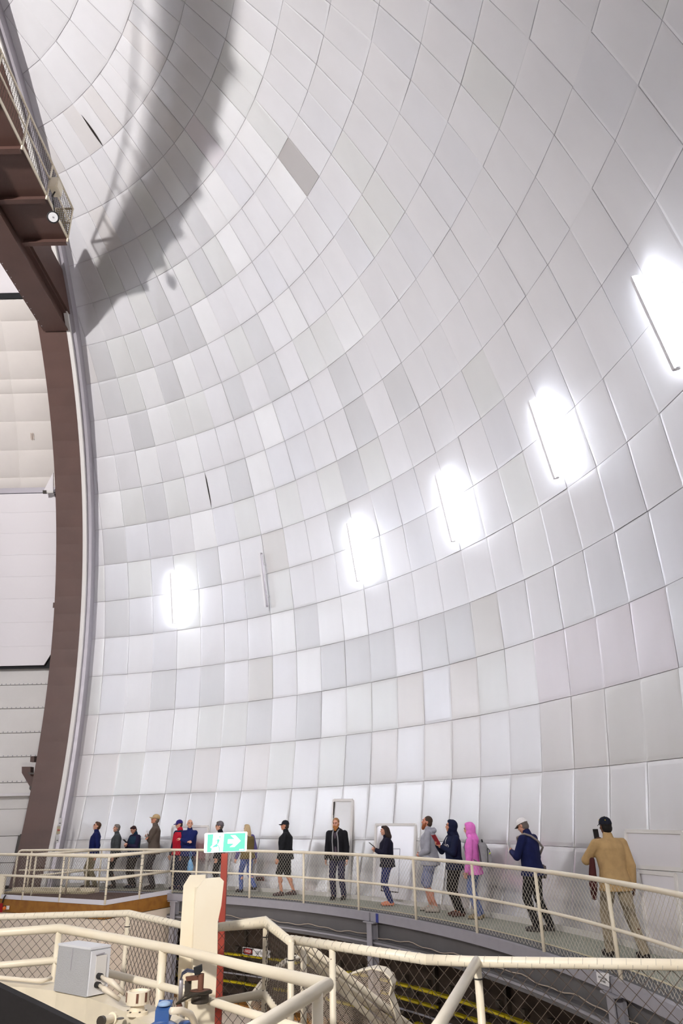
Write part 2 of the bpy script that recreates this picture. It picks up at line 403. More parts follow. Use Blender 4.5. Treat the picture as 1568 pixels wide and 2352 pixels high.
# access door in the wall
def on_wall(x, y, off): return at_sphere(x, y, R - off)
def wall_quad(pts, off, th, name, m, parent):
    A = [on_wall(x, y, off) for x, y in pts]
    return MB().prism(A, (A[0] - Vector((0, 0, ZC))).normalized() * th).build(name, m, parent)
def wall_strip(name, a, b, wd, off, m, parent):
    A, B = on_wall(*a, off), on_wall(*b, off); n = (Vector((0, 0, ZC)) - A).normalized()
    return MB().bar(A, B, wd, .03, up=n).build(name, m, parent)
leaf_m = mat('door_leaf', (214, 210, 206), 0.3, metal=0.6)
door = empty('door_1', on_wall(776, 2064, .05)); tag(door, 'plain grey door in the dome wall behind the bearded visitor', kind='structure')
DQ = [(752.6, 2063), (799.5, 2066), (809.4, 1838), (766, 1838)]
wall_quad(DQ, .016, .02, 'door_leaf', leaf_m, door)
for a, b in ((DQ[0], DQ[3]), (DQ[3], DQ[2]), (DQ[2], DQ[1])): wall_strip('door_frame', a, b, .06, .022, 'trim_w', door)
MB().lathe([(.0, -.02), (.02, -.02), (.02, .02), (.0, .02)], on_wall(797, 1960, .06), (CAM - on_wall(797, 1960, .06)), 10).build('door_knob', 'steel', door)
wall_strip('gap_shadow', (767, 1842), (765.5, 1880), .012, .04, 'gap', door)

def hatch(label, outer, inner, name='wall_hatch'):
    e = empty(name, on_wall(*outer[0], .03)); tag(e, label, 'hatch')
    wall_quad(outer, .016, .02, 'hatch_leaf', leaf_m2, e)
    for k in range(4): wall_strip('hatch_frame', outer[k], outer[(k + 1) % 4], .05, .02, 'trim_w', e)
    if inner:
        wall_quad(inner, .03, .02, 'access_flap', leaf_m2, e)
        for k in range(4): wall_strip('flap_edge', inner[k], inner[(k + 1) % 4], .018, .032, 'gap' if k in (0, 3) else 'trim_g', e)
    return e
leaf_m2 = mat('hatch_leaf', (232, 228, 228), 0.28, metal=0.65)
hatch('white hatch with a low flap behind the woman in orange shoes', [(856, 2078), (948, 2082), (954, 1894), (863, 1894)], [(876, 2046), (915, 2050), (919, 1950), (881, 1950)])
hatch('wide white hatch at the right edge behind the man in tan fleece', [(1441, 1990), (1568, 1998), (1567, 1912), (1437, 1909)], None)
hatch('low white hatch with a bolt hole at the right edge of the wall', [(1490, 2165), (1566, 2188), (1551, 2010), (1467, 2002)], None)
hatch('faint grey hatch outline behind the man in the red vest', [(388, 2030), (470, 2036), (478, 1898), (396, 1898)], None)
so = empty('wall_socket', on_wall(596, 2018, .03)); tag(so, 'dark red socket strip low on the white wall', 'socket')
wall_quad([(588, 2022), (604, 2022), (604, 2014), (588, 2014)], .05, .05, 'housing', 'socket', so)
for x in (591, 596, 601): MB().lathe([(.0, 0), (.03, 0), (.03, .02), (0, .02)], on_wall(x, 2018, .065), CAM - on_wall(x, 2018, .065), 8).build('outlet', 'ink', so)
# skirting strip
sk = MB()
for k in range(-118, 116):
    a = [cyl(math.degrees(LON0 + DLON * q / 2), rr, zz) for q in (k, k + 1) for rr, zz in ((16.275, 0), (16.255, .09))]
    b = [p for p in a]
    if b[0].y > 0 and abs(b[0].x) < .2 * R: continue
    sk.add([b[0], b[2], b[3], b[1]], [(0, 1, 2, 3)])
tag(sk.build('baseboard_dome', 'trim_w'), 'pale skirting strip at the foot of the dome wall', kind='structure')

# ================================================================ slit: shutter vault, arch girders, catwalk
def vquad(mb, x0, x1, t0, t1, rho, n=4):
    A = [vault(x0, t0 + (t1 - t0) * k / n, rho) for k in range(n + 1)]; B = [vault(x1, t0 + (t1 - t0) * k / n, rho) for k in range(n + 1)]
    mb.add(A + B, [(k, k + 1, n + 2 + k, n + 1 + k) for k in range(n)])
def vslab(mb, x0, x1, t0, t1, rho, th, n=4):
    """curved slab: inner face at rho, thickness th outwards"""
    m = len(mb.v); V = []
    for k in range(n + 1):
        t = t0 + (t1 - t0) * k / n
        V += [vault(x0, t, rho), vault(x1, t, rho), vault(x1, t, rho + th), vault(x0, t, rho + th)]
    F = [(0, 3, 2, 1), (4 * n, 4 * n + 1, 4 * n + 2, 4 * n + 3)]
    for k in range(n):
        a = 4 * k; F += [(a + q, a + (q + 1) % 4, a + 4 + (q + 1) % 4, a + 4 + q) for q in range(4)]
    mb.add(V, F)
bk = MB(); vquad(bk, -.205, .205, -19, 104, 1.015, 48)
tag(bk.build('wall_shutter', 'shell', smooth=True), 'grey backing of the dome slit', kind='structure')
shu = empty('slit_shutter', vault(0, 47, 1.0)); tag(shu, 'curved white slit shutter with cushioned square panels', 'shutter')
up_ = MB(); vslab(up_, -.2, .2, 47.4, 104, 1.0, .01, 24); up_.build('upper_leaf', 'shutter', shu, smooth=False)
bl = MB(); vslab(bl, -.2, .2, 46.8, 47.35, .997, .012, 1); bl.build('rubber_seal', 'black', shu)
TH = [25.4, 26.87, 30.02, 33.3, 36.45, 38.05, 41.17, 44.41, 46.75]; XS = [-.2, -.12, -.035, .05, .135, .203]
for a in range(len(TH) - 1):
    for b in range(len(XS) - 1):
        t0, t1, x0, x1 = TH[a], TH[a + 1], XS[b], XS[b + 1]
        g = (0, .1, .9, 1); V = []; F = []
        for v in g:
            for u in g:
                c = 0 if u in (0, 1) or v in (0, 1) else .0022
                V.append(vault(x0 + (x1 - x0) * u, t0 + (t1 - t0) * v, 1.0 - c))
        for y in range(3):
            for x in range(3): k = y * 4 + x; F.append((k, k + 4, k + 5, k + 1))
        q = obj('cushion_panel', V, F, 'quilt', shu, smooth=True)
for xx in (.0785, .0815):
    P0, P1 = at_sphere(78, 992, R * .99), at_sphere(78, 1010, R * .99)
s1_ = MB()
for xx in (77, 83): s1_.bar(vault(.08 if xx == 77 else .0835, 31.2, .9945), vault(.08 if xx == 77 else .0835, 32.0, .9945), .012, .012, up=(0, 1, 0))
s1_.build('stain_bar', mat('stain_tan', (168, 132, 96), .7), shu)
rail = MB(); rail.bar(vault(-.2, 25.25, .995), vault(.2, 25.25, .995), .25, .1, up=(0, 1, 0)); rail.build('lower_rail', 'trim_g', shu)

win = empty('wind_screen', vault(0, 5.2, .985)); tag(win, 'large flat white wind screen panel with clipped black corners in the slit', 'screen')
bb = MB(); vslab(bb, -.2, .2, 5.0, 25.1, .99, .006, 8); bb.build('black_backing', 'black', win)
WT = [5.3, 7.44, 10.13, 12.85, 15.4, 17.9, 20.42, 22.84, 25.0]
for k in range(len(WT) - 1):
    t0, t1 = WT[k] + .006, WT[k + 1] - .006
    r0 = r1 = .1345
    if k == 0: r0 = .114
    if k == len(WT) - 2: r1 = .122
    A = [vault(-.2, t0, .985), vault(r0, t0, .985), vault(r1, t1, .985), vault(-.2, t1, .985)]
    MB().prism(A, Vector((0, .04, 0))).build('screen_board', 'shutter', win)
lw = empty('lower_shutter', vault(0, -17, 1.0)); tag(lw, 'lower slit shutter of white riveted horizontal boards', 'shutter')
BT = [-16.9, -14.6, -12.13, -9.55, -8.25, -6.93, -4.33, -1.85, .73, 3.27, 5.15]
for k in range(len(BT) - 1):
    lip = .997 if k < 4 else 1.0
    b = MB(); vslab(b, -.2, .2, BT[k] + .03, BT[k + 1] - .03, lip if k != 3 else .999, .008, 2); o = b.build('board', 'board', lw)
    if k >= 4:
        rv = MB()
        for q in range(14): rv.lathe([(0, 0), (.022, 0), (.012, .015), (0, .015)], vault(.03 + q * .0085, BT[k] + .12, 1.0), (0, -1, 0), 6)
        tag(rv.build('rivets', 'trim_g', o), kind='stuff')
lg = MB(); lg.bar(vault(-.2, -8.2, .994), vault(.2, -8.2, .994), .08, .25, up=(0, 1, 0)); lg.build('drip_ledge', 'shutter', lw)
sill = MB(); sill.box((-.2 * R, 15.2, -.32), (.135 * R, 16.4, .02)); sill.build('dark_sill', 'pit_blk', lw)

def arch(sx, label):
    e = empty('arch_girder', (sx * .168 * R, .93 * R, 0)); tag(e, label, 'girder', 'arch girders beside the slit')
    f = MB(); vslab(f, .1395 * sx, .1908 * sx, -17.5, 104, .950, .004, 60); f.build('inner_flange', 'brown', e)
    f = MB(); vslab(f, .150 * sx, .156 * sx, -17.5, 104, .954, .05, 48); f.build('web', 'brown', e)
    f = MB(); vslab(f, .1908 * sx, .1980 * sx, -17.5, 104, .9505, .02, 60); f.build('white_edge_strip', 'trim_w', e)
    f = MB(); vslab(f, .1980 * sx, .2060 * sx, -17.5, 104, .9565, .022, 60); f.build('grey_edge_strip', 'trim_g', e)
    return e
ag = arch(1, 'tall curved brown arch girder at the left of the dome wall'); ag2 = arch(-1, 'second brown arch girder on the far side of the slit')
# bracket, stop box and guide frame fixed to the girder
def g_at(x, y, rho=.955): 
    d = ray(x, y); o = CAM - Vector((0, 0, ZC)); a = d.y ** 2 + d.z ** 2; b = o.y * d.y + o.z * d.z; c = o.y ** 2 + o.z ** 2 - (rho * R) ** 2
    return CAM + d * ((-b + math.sqrt(b * b - a * c)) / a)
def g_poly(name, pts, rho, th, m, parent):
    A = [g_at(x, y, rho) for x, y in pts]
    return MB().prism(A, (0, th, 0)).build(name, m, parent)
g_poly('bracket_plate', [(50, 1761), (70, 1761), (70, 1774), (85, 1776), (79, 1806), (68, 1806), (50, 1775)], .958, .25, 'brown_dk', ag)
g_poly('bracket_arm', [(63, 1774), (85, 1776), (84, 1779), (66, 1778)], .95, .3, 'iron', ag)
g_poly('bracket_bolt', [(68, 1806), (74, 1806), (74, 1814), (70, 1816), (67, 1812)], .955, .12, 'iron', ag)
g_poly('stop_pin', [(71, 1816), (74, 1816), (73, 1824), (70, 1824)], .958, .06, 'black', ag)
g_poly('stop_box', [(70, 1737), (79, 1737), (78, 1750), (69, 1750)], .962, .2, 'brown_dk', ag)
for a, b in (((49, 1920), (59, 1920)), ((49, 1920), (40, 1962)), ((56, 1922), (47, 1962))):
    A, B = g_at(*a, .962), g_at(*b, .962); MB().bar(A, B, .1, .2, up=(0, 1, 0)).build('guide_frame', 'iron', ag)
g_poly('scuff_plate', [(122, 1384), (130, 1384), (130, 1396), (121, 1396)], .9545, .01, 'brown_dk', ag)
# corner closer at the top of the wind screen
g_poly('corner_closer', [(99, 1129), (122, 1127), (122, 1085)], .972, .05, 'shutter', ag)
g_poly('roller', [(98, 1126), (106, 1126), (106, 1133), (98, 1133)], .968, .05, 'iron', ag)
g_poly('roller_track', [(106, 1127), (122, 1127), (122, 1132), (106, 1132)], .969, .05, 'trim_w', ag)

# catwalk on a level beam below the arch
cw = empty('catwalk', (.2 * R, .66 * R, ZC + .64 * R)); tag(cw, 'brown high catwalk with cream railing beside the arch girder', 'catwalk')
zb, zt = ZC + .652 * R, ZC + .680 * R; y0, y1 = -.28 * R, .685 * R
b = MB(); b.box((.150 * R, y0, zb), (.1955 * R, y1, zb + .05)); b.build('lower_flange', 'brown', cw)
b = MB(); b.box((.160 * R, y0, zb + .05), (.165 * R, y1, zt)); b.box((.183 * R, y0, zb + .05), (.1875 * R, y1, zt)); b.build('beam_web', 'brown', cw)
b = MB(); b.box((.150 * R, y0, zt - .04), (.1955 * R, y1, zt)); b.build('upper_flange', 'brown', cw)
bt = MB()
for k in range(60):
    y = y0 + (y1 - y0) * k / 60
    bt.lathe([(0, 0), (.014, 0), (.014, -.012), (0, -.012)], (.153 * R, y, zb), (0, 0, 1), 6)
tag(bt.build('bolt_row', 'trim_g', cw), kind='stuff')
yc = .478 * R; xe = .268 * R; zf = ZC + .668 * R
b = MB(); b.box((.1956 * R, y0, zf - .012), (xe, yc, zf)); b.build('deck_plate', 'brown_dk', cw)
YP = [.474, .389, .303, .217, .131, .045, -.04, -.125, -.21]
for yy in YP:
    b = MB(); b.box((.20 * R, yy * R - .07, zf - .17), (xe + .01, yy * R + .07, zf - .15)); b.box((.20 * R, yy * R - .012, zf - .15), (xe, yy * R + .012, zf - .012)); b.build('cross_beam', 'brown_dk', cw)
    MB().tube([(xe + .03, yy * R, zf - .1), (xe + .03, yy * R, zf + 1.08)], .027, 8).build('rail_post', 'cream', cw, smooth=True)
    MB().tube([(.203 * R, yy * R + .02, zf), (.203 * R, yy * R + .02, zf + 1.08)], .024, 8).build('rail_post', 'cream', cw, smooth=True)
for zz, nm in ((1.08, 'top_rail'), (.56, 'middle_rail')):
    MB().tube([(xe + .03, y0, zf + zz), (xe + .03, .474 * R, zf + zz), (.203 * R, .474 * R, zf + zz), (.203 * R, y0, zf + zz)], .028 if zz > 1 else .022, 8).build(nm, 'cream', cw, smooth=True)
MB().box((xe, y0, zf), (xe + .02, yc, zf + .1)).build('toe_board', 'cream', cw)
wm = MB()
for k in range(130):
    y = y0 + (yc - y0) * k / 130
    wm.bar((xe + .02, y, zf + .1), (xe + .02, y, zf + 1.05), .007, .007, up=(1, 0, 0))
for k in range(14):
    z = zf + .12 + k * .072; wm.bar((xe + .02, y0, z), (xe + .02, yc, z), .006, .006)
tag(wm.build('wire_mesh', 'wire_dk', cw), kind='stuff')
gm = MB()
for k in range(16): gm.bar((.205 * R + k * .068, .474 * R, zf + .1), (.205 * R + k * .068, .474 * R, zf + 1.05), .01, .006)
for k in range(14): gm.bar((.205 * R, .474 * R, zf + .12 + k * .072), (xe, .474 * R, zf + .12 + k * .072), .006, .01)
tag(gm.build('end_grating', 'grate', cw), kind='stuff')
# dark cover plates between girder and catwalk
b = MB(); b.box((.1935 * R, .50 * R, zt), (.2005 * R, .70 * R, zt + .9)); b.build('cover_plate', 'brown_dk', cw)

def floodlight(pos, aim, label, power=None, cone=102, col=(1.0, 0.965, 0.96)):
    pos, aim = Vector(pos), Vector(aim); d = (aim - pos).normalized()
    e = empty('floodlight', pos); tag(e, label, 'floodlight')
    MB().lathe([(.0, -.16), (.09, -.16), (.12, -.05), (.15, .0), (.15, .03), (.13, .035), (.0, .03)], pos, d, 20).build('housing', 'seal', e, smooth=False)
    MB().lathe([(0, .036), (.115, .036), (.115, .04), (0, .042)], pos, d, 20).build('glass', 'lens', e)
    MB().lathe([(0, .043), (.02, .043), (.02, .05), (0, .05)], pos, d, 10).build('centre_cap', 'trim_g', e)
    s = d.orthogonal().normalized()
    MB().tube([pos - d * .05, pos - d * .1 + Vector((0, 0, .22))], .02, 8).build('stem', 'seal', e)
    if power:
        L = bpy.data.lights.new('flood_lamp', 'SPOT'); L.energy = power; L.spot_size = math.radians(cone); L.spot_blend = 0.9; L.shadow_soft_size = 0.3
        L.color = col
        lo = bpy.data.objects.new('flood_lamp', L); COL.objects.link(lo); lo.parent = e
        lo.location = d * 0.08; lo.rotation_euler = d.to_track_quat('-Z', 'Y').to_euler()
    return e
fl_p = Vector((.272 * R, .425 * R, zf + .05)); 
def on_x(x, y, X):
    d = ray(x, y); return CAM + d * ((X - CAM.x) / d.x)
fl_p = on_x(122, 499, .277 * R)
floodlight(fl_p, CAM + Vector((-1, 0, 1)), 'round floodlight hanging from the catwalk railing')
jb = on_x(128, 430, .277 * R); je = empty('ballast_box', jb); tag(je, 'cream ballast box fixed on the catwalk railing above the floodlight', 'box')
MB().obox(jb, Vector((.09, 0, 0)), Vector((0, .17, 0)), Vector((0, 0, .16))).build('housing', 'cream', je)
MB().obox(jb + Vector((.1, 0, 0)), Vector((.012, 0, 0)), Vector((0, .15, 0)), Vector((0, 0, .14))).build('lid', 'cream', je)
MB().tube([jb - Vector((0, 0, .16)), jb - Vector((.02, .05, .35)), fl_p + Vector((0, .05, .15))], .018, 6).build('cable', 'seal', je)
floodlight(FLOOD_POS, FLOOD_AIM, 'floodlight on the far girder throwing the catwalk shadow', FLOOD_W)
MB_ = MB(); MB_.tube([FLOOD_POS - Vector((.1, 0, 0)), (-.19 * R, FLOOD_POS.y, FLOOD_POS.z + .3), (-.19 * R, FLOOD_POS.y, ZC + .95 * R)], .03, 8)
fs_ = MB_.build('lamp_pole', 'brown'); tag(fs_, 'brown hanger pole carrying the floodlight on the far girder', 'pole')

# notices on the pale edge strip
def notice(y0, y1, xa, xb, label, kind):
    c = g_at((xa[0] + xb[0]) / 2, (y0 + y1) / 2, .972); e = empty('paper_notice', c); tag(e, label, 'sign', 'notices on the edge strip')
    Pm = [CAM + ray(x, y) * ((.2068 * R - CAM.x) / ray(x, y).x) for x, y in ((xa[1], y1), (xb[1], y1), (xb[0], y0), (xa[0], y0))]
    MB().prism(Pm, (.006, 0, 0)).build('sheet', 'sign_w' if kind != 'arrow' else 'line', e)
    r = (Pm[1] - Pm[0]); u = (Pm[3] - Pm[0]); o = Pm[0] + Vector((.008, 0, 0))
    def blk(n, x0, x1, a, b, m): 
        MB().prism([o + r * x0 + u * a, o + r * x1 + u * a, o + r * x1 + u * b, o + r * x0 + u * b], (.004, 0, 0)).build(n, m, e)
    if kind == 'arrow':
        MB().prism([o + r * .08 + u * .5, o + r * .4 + u * .3, o + r * .4 + u * .44, o + r * .9 + u * .44, o + r * .9 + u * .56, o + r * .4 + u * .56, o + r * .4 + u * .7], (.004, 0, 0)).build('red_arrow', 'ink_red', e)
    else:
        blk('black_arrow', .15, .75, .27, .36, 'ink'); blk('print_line', .2, .7, .76, .78, 'trim_g'); blk('print_line', .35, .6, .56, .58, 'trim_g')
notice(1879, 1896, (134, 133), (143, 141), 'topmost white paper notice on the pale strip beside the arch', 'p')
notice(1898, 1915.5, (131, 129.5), (139, 137), 'cream notice with a red arrow between two white ones', 'arrow')
notice(1917.5, 1936, (128, 128.5), (136, 134), 'lowest white paper notice on the pale strip beside the arch', 'p')

floodlight(FORE_FILL_POS, FORE_FILL_AIM, 'added fill floodlight behind the viewer brightening the foreground', FORE_FILL_W, 62, (1.0, 0.95, 0.88))
ws_ = MB().tube([(FORE_FILL_POS.x, FORE_FILL_POS.y, 0), FORE_FILL_POS + Vector((0, 0, .2)), FORE_FILL_POS + Vector((0, .05, .12))], .03, 8).build('fill_stand', 'steel'); tag(ws_, 'added grey stand pole carrying the foreground fill floodlight', 'pole')  # stand added only to carry the fill lamp

floodlight(WELL_FILL_POS, WELL_FILL_AIM, 'added fill floodlight under the platform edge brightening the cream wall', WELL_FILL_W, 66, (1.0, 0.95, 0.88))

# ================================================================ walkway, its girder and railing, the track pit
def ring(mb, a0, a1, r0, r1, z0, z1, da=2.0):
    n = max(1, int(round((a1 - a0) / da))); V = []
    for k in range(n + 1):
        a = a0 + (a1 - a0) * k / n; V += [cyl(a, r0, z0), cyl(a, r1, z0), cyl(a, r1, z1), cyl(a, r0, z1)]
    F = [(0, 1, 2, 3), (4 * n + 3, 4 * n + 2, 4 * n + 1, 4 * n)]
    for k in range(n):
        q = 4 * k; F += [(q + s, q + 4 + s, q + 4 + (s + 1) % 4, q + (s + 1) % 4) for s in range(4)]
    return mb.add(V, F)
A0, A1 = -8, 258
f = MB(); ring(f, A0, A1, 15.42, 16.32, -.06, 0); fl = f.build('floor', 'floor'); tag(fl, 'grey green walkway floor at the foot of the dome', kind='structure')
f = MB(); ring(f, A0, A1, 15.02, 15.42, -.06, -.002); tag(f.build('floor_edge', 'floor_dk'), 'dark grey strip along the inner edge of the walkway', kind='structure')
f = MB(); ring(f, A0, A1, 15.41, 15.44, -.02, .006); tag(f.build('trim_1', 'line'), 'thin cream line along the walkway floor', kind='structure')

wg = empty('walkway_girder', cyl(55, 15.05, -.6)); tag(wg, 'curved grey steel girder carrying the edge of the walkway', 'girder')
JT = [A0, 10, 32.4, 54.6, 79.6, 104, 140, 200, A1]
for a, b in zip(JT, JT[1:]):
    f = MB(); ring(f, a + .08, b - .08, 14.97, 15.05, -.135, .012); f.build('edge_channel', 'steel', wg)
f = MB(); ring(f, A0, A1, 15.13, 15.16, -.45, -.06); f.build('web', 'steel_dk', wg)
f = MB(); ring(f, A0, A1, 15.02, 15.30, -.56, -.44); f.build('lower_flange', 'steel_dk', wg)
f = MB(); ring(f, A0, A1, 15.0, 15.03, -.50, -.47); f.build('flange_lip', 'steel', wg)
f = MB(); f.tube([cyl(a / 2, 15.09, -.395 + .018 * math.sin(a * .55) + .012 * math.sin(a * 1.3)) for a in range(60, 190)], .009, 5); f.build('cable', 'cable', wg, smooth=True)
f = MB(); ring(f, 55.35, 55.65, 14.963, 14.972, -.135, .012, .3); f.build('blue_tape', mat('tape_blue', (40, 52, 130), .5), wg)
for az, zb_ in ((54.6, -2.2), (79.6, -2.2), (30.2, -2.2)):
    c = cyl(az, 15.02, 0); rd = cyl(az, 1, 0); tn = Vector((rd.y, -rd.x, 0))
    f = MB()
    for s_ in (-1, 1): f.obox(c + tn * .0 + rd * (.07 * s_) + Vector((0, 0, (zb_ - .16) / 2)), tn * .075, rd * .008, Vector((0, 0, (-.16 - zb_) / 2)))
    f.obox(c + Vector((0, 0, (zb_ - .16) / 2)), tn * .007, rd * .07, Vector((0, 0, (-.16 - zb_) / 2)))
    f.build('column', 'steel', wg)
    MB().obox(c + Vector((0, 0, -.15)), tn * .16, rd * .1, Vector((0, 0, .01))).build('cap_plate', 'steel', wg)

def post(e, P, z0, z1, r=.024, m='cream', name='post'):
    return MB().tube([(P[0], P[1], z0), (P[0], P[1], z1)], r, 10).build(name, m, e, smooth=True)
def chainlink(path, z0, z1, pitch, r, n=3):
    """path: list of points (plan polyline); interlocked zigzag wires"""
    P = [Vector((p[0], p[1], 0)) for p in path]; L = [0]
    for a, b in zip(P, P[1:]): L.append(L[-1] + (b - a).length)
    def at(s):
        s = min(max(s, 0), L[-1] - 1e-6)
        for k in range(len(P) - 1):
            if s <= L[k + 1]: return P[k] + (P[k + 1] - P[k]) * ((s - L[k]) / (L[k + 1] - L[k]))
    mb = MB(); hp = pitch / 2; nc = int(L[-1] / hp) ; nr = int((z1 - z0) / hp)
    for k in range(nc):
        pts = []
        for q in range(nr + 1):
            s = (k + ((q + k) % 2)) * hp; p = at(s); pts.append((p.x, p.y, z0 + q * hp))
        mb.tube(pts, r, n, caps=False)
    return mb
def ties(e, P, zs, r=.027):
    for z in zs:
        MB().tube([(P[0] + r * math.cos(a), P[1] + r * math.sin(a), z) for a in [2 * PI * k / 10 for k in range(10)]], .004, 4, closed=True).build('wire_tie', 'tie', e)

wr = empty('walkway_railing', cyl(60, 15.03, 0)); tag(wr, 'curved cream pipe railing with chain link mesh along the walkway', 'railing')
AZ = [12.0 + 6.8 * k for k in range(13)]
HR = .985
arc = [cyl(a / 2, 15.03, HR) for a in range(22, 192)]
end = [cyl(10.6, 15.03, 0), cyl(10.6, 15.03, HR - .2), cyl(10.65, 15.03, HR - .08), cyl(10.8, 15.03, HR - .02)]
MB().tube(end + arc, .029, 10).build('top_rail', 'cream', wr, smooth=True)
MB().tube([cyl(a / 2, 15.03, .5) for a in range(22, 192)], .021, 8).build('middle_rail', 'cream', wr, smooth=True)
for a in AZ: post(wr, cyl(a + .2, 15.03, 0), -.03, HR - .02)
c = chainlink([cyl(11 + .5 * k, 15.055, 0) for k in range(169)], .03, HR - .02, .088, .0028); tag(c.build('chain_link_mesh', 'wire', wr), kind='stuff')

# platform by the slit
P0, P1, P2 = Vector((2.6, 13.35, 0)), Vector((6.42, 11.05, 0)), Vector((7.40, 13.23, 0))
Pm1 = Vector((-1.5, 15.0, 0))
inner = [cyl(a, 14.96, 0) for a in (29, 24, 19, 14, 9, 4, -1, -5)]
pf = MB(); pf.prism([(p.x, p.y, -.05) for p in [Pm1, P0, P1, P2] + inner], (0, 0, .045)); tag(pf.build('floor_platform', 'deck'), 'dark brown platform floor beside the slit', kind='structure')
for nm, (a, b), z0, z1, m, lab, off in (
        ('kick_board', (P0, P1), -.01, .085, 'kick', 'white kick board along the front of the platform', .02), ('kick_board', (P1, P2), -.01, .085, 'kick', 'white kick board on the angled platform edge', .02),
        ('kick_board', (Pm1, P0), -.01, .085, 'cream', 'cream kick board at the far left of the platform', .02)):
    d = (b - a).normalized(); o = MB().bar(a + Vector((0, 0, (z0 + z1) / 2)), b + Vector((0, 0, (z0 + z1) / 2)), .02, z1 - z0).build(nm, m); tag(o, lab, 'board')
for (a, b), lab in (((Pm1, P0), 'brown plywood fascia under the platform at far left'), ((P0, P1), 'long brown plywood fascia under the platform'), ((P1, P2), 'angled brown plywood fascia meeting the walkway girder')):
    o = MB().bar(a + Vector((0, 0, -.15)), b + Vector((0, 0, -.15)), .03, .27).build('fascia_board', 'ply'); tag(o, lab, 'board')
wl = MB()
for a, b in ((Pm1, P0), (P0, P1), (P1, P2)):
    i1, i2 = a + Vector((0, .06, 0)), b + Vector((0, .06, 0)) 
    wl.bar(i1 + Vector((0, 0, -1.25)), i2 + Vector((0, 0, -1.25)), .05, 1.9)
tag(wl.build('wall_platform', 'wall_cr'), 'cream wall under the platform', kind='structure')
bkt = MB(); bkt.obox(P2 + Vector((.02, -.02, -.15)), Vector((.06, 0, 0)), Vector((0, .05, 0)), Vector((0, 0, .12))); tag(bkt.build('steel_bracket', 'steel'), 'small grey steel bracket at the end of the plywood fascia', 'bracket')
pr_ = empty('platform_railing', P1); tag(pr_, 'angled cream pipe railing with mesh around the platform front', 'railing')
tp = lambda p, z: Vector((p.x, p.y, z))
MB().tube([tp(Pm1, .97), tp(P0, .97), tp(P1, .97), tp(P2, .97)], .029, 10).build('top_rail', 'cream', pr_, smooth=True)
MB().tube([tp(Pm1, .5), tp(P0, .5), tp(P1, .5), tp(P2, .5)], .025, 10).build('middle_rail', 'cream', pr_, smooth=True)
for q in [(52, 2068), (144, 2074), (200, 2073)]: pass
def lerp(a, b, t): return a + (b - a) * t
PP = [lerp(P0, P1, t) for t in (.0, .36, .66)] + [P1, lerp(P1, P2, .48), P2]
for p in PP: post(pr_, p, 0, .96); ties(pr_, p, (.18, .34, .7, .86))
c = chainlink([Pm1, P0, P1, P2], .06, .95, .08, .0024); tag(c.build('chain_link_mesh', 'wire_dk', pr_), kind='stuff')
Pd0, Pd1 = Vector((4.15, 12.5, 0)), Vector((5.15, 14.5, 0))
gr_ = empty('gate_railing', Pd0); tag(gr_, 'short cream cross railing on the platform behind the front rail', 'railing')
for z, r in ((.97, .029), (.5, .022)): MB().tube([tp(Pd0, z), tp(Pd1, z)], r, 10).build('top_rail' if z > .9 else 'middle_rail', 'cream', gr_, smooth=True)
for t in (0.02, .5, 1): post(gr_, lerp(Pd0, Pd1, t), 0, .96)
gp = empty('gate_post', P0 + Vector((.35, -.02, 0))); tag(gp, 'broad flat cream gate post at the left end of the platform', 'post')
MB().box((P0.x + .5, P0.y - .42, 0), (P0.x + .72, P0.y - .36, .52)).build('panel', 'cream', gp)
stp = MB(); ring(stp, 11.2, 21.0, 14.78, 14.95, -.005, .10, 1); tag(stp.build('step_board', 'cream'), 'long cream step board between platform and walkway', 'step')
stp = MB(); ring(stp, 11.2, 21.0, 14.45, 14.77, -.005, .035, 1); tag(stp.build('step_tread', 'line'), 'low tan tread in front of the cream step board', 'step')
# red warning sign and amber beacon on the plywood
D1 = (P0 - Pm1).normalized()
def on_fascia(x, y, off=.03):
    d = ray(x, y); n = Vector((D1.y, -D1.x, 0)); t = (Pm1 - CAM).dot(n) / d.dot(n); p = CAM + d * t; return p - n * off if (CAM - p).dot(n) < 0 else p + n * off
D1 = (P1 - P0).normalized(); _P = Pm1; Pm1_ = Pm1
def on_f2(x, y, off=.03):
    d = ray(x, y); n = Vector((D1.y, -D1.x, 0)); n = n if n.dot(CAM - P0) > 0 else -n; t = (P0 - CAM).dot(n) / d.dot(n); return CAM + d * t + n * off
c0 = on_f2(-8, 2085); rs = empty('warning_sign', c0); tag(rs, 'red warning sign with white lettering at the left edge', 'sign')
MB().prism([on_f2(x, y, .03) for x, y in ((-26, 2097), (8, 2095), (9.5, 2074), (-24, 2076))], Vector((0, -.01, 0))).build('plate', 'sign_red', rs)
for k, (yy, s_) in enumerate(((2077.5, 'WARNING'), (2082.5, 'DOME MAY'), (2087.5, 'MOVE AT'), (2092.5, 'ANY TIME'))):
    pass
fr = frame(on_f2(-8, 2077.5, .045), on_f2(9, 2077.4) - on_f2(-24, 2077.7), (0, 0, 1))
text('WARNING', 'lettering', .055, fr, 'sign_w', rs)
fr = frame(on_f2(-12, 2084, .045), on_f2(9, 2077.4) - on_f2(-24, 2077.7), (0, 0, 1)); text('TIME', 'lettering', .05, fr, 'sign_w', rs)
fr = frame(on_f2(-9, 2092, .045), on_f2(9, 2077.4) - on_f2(-24, 2077.7), (0, 0, 1)); text('MOTION', 'lettering', .055, fr, 'sign_w', rs)
c0 = on_f2(18, 2085, .04); be = empty('warning_beacon', c0); tag(be, 'small amber beacon on a white plate beside the red sign', 'lamp')
MB().prism([on_f2(x, y, .03) for x, y in ((16, 2088.5), (23.5, 2088.5), (25, 2080), (12, 2080))], Vector((0, -.02, 0))).build('plate', 'sign_w', be)
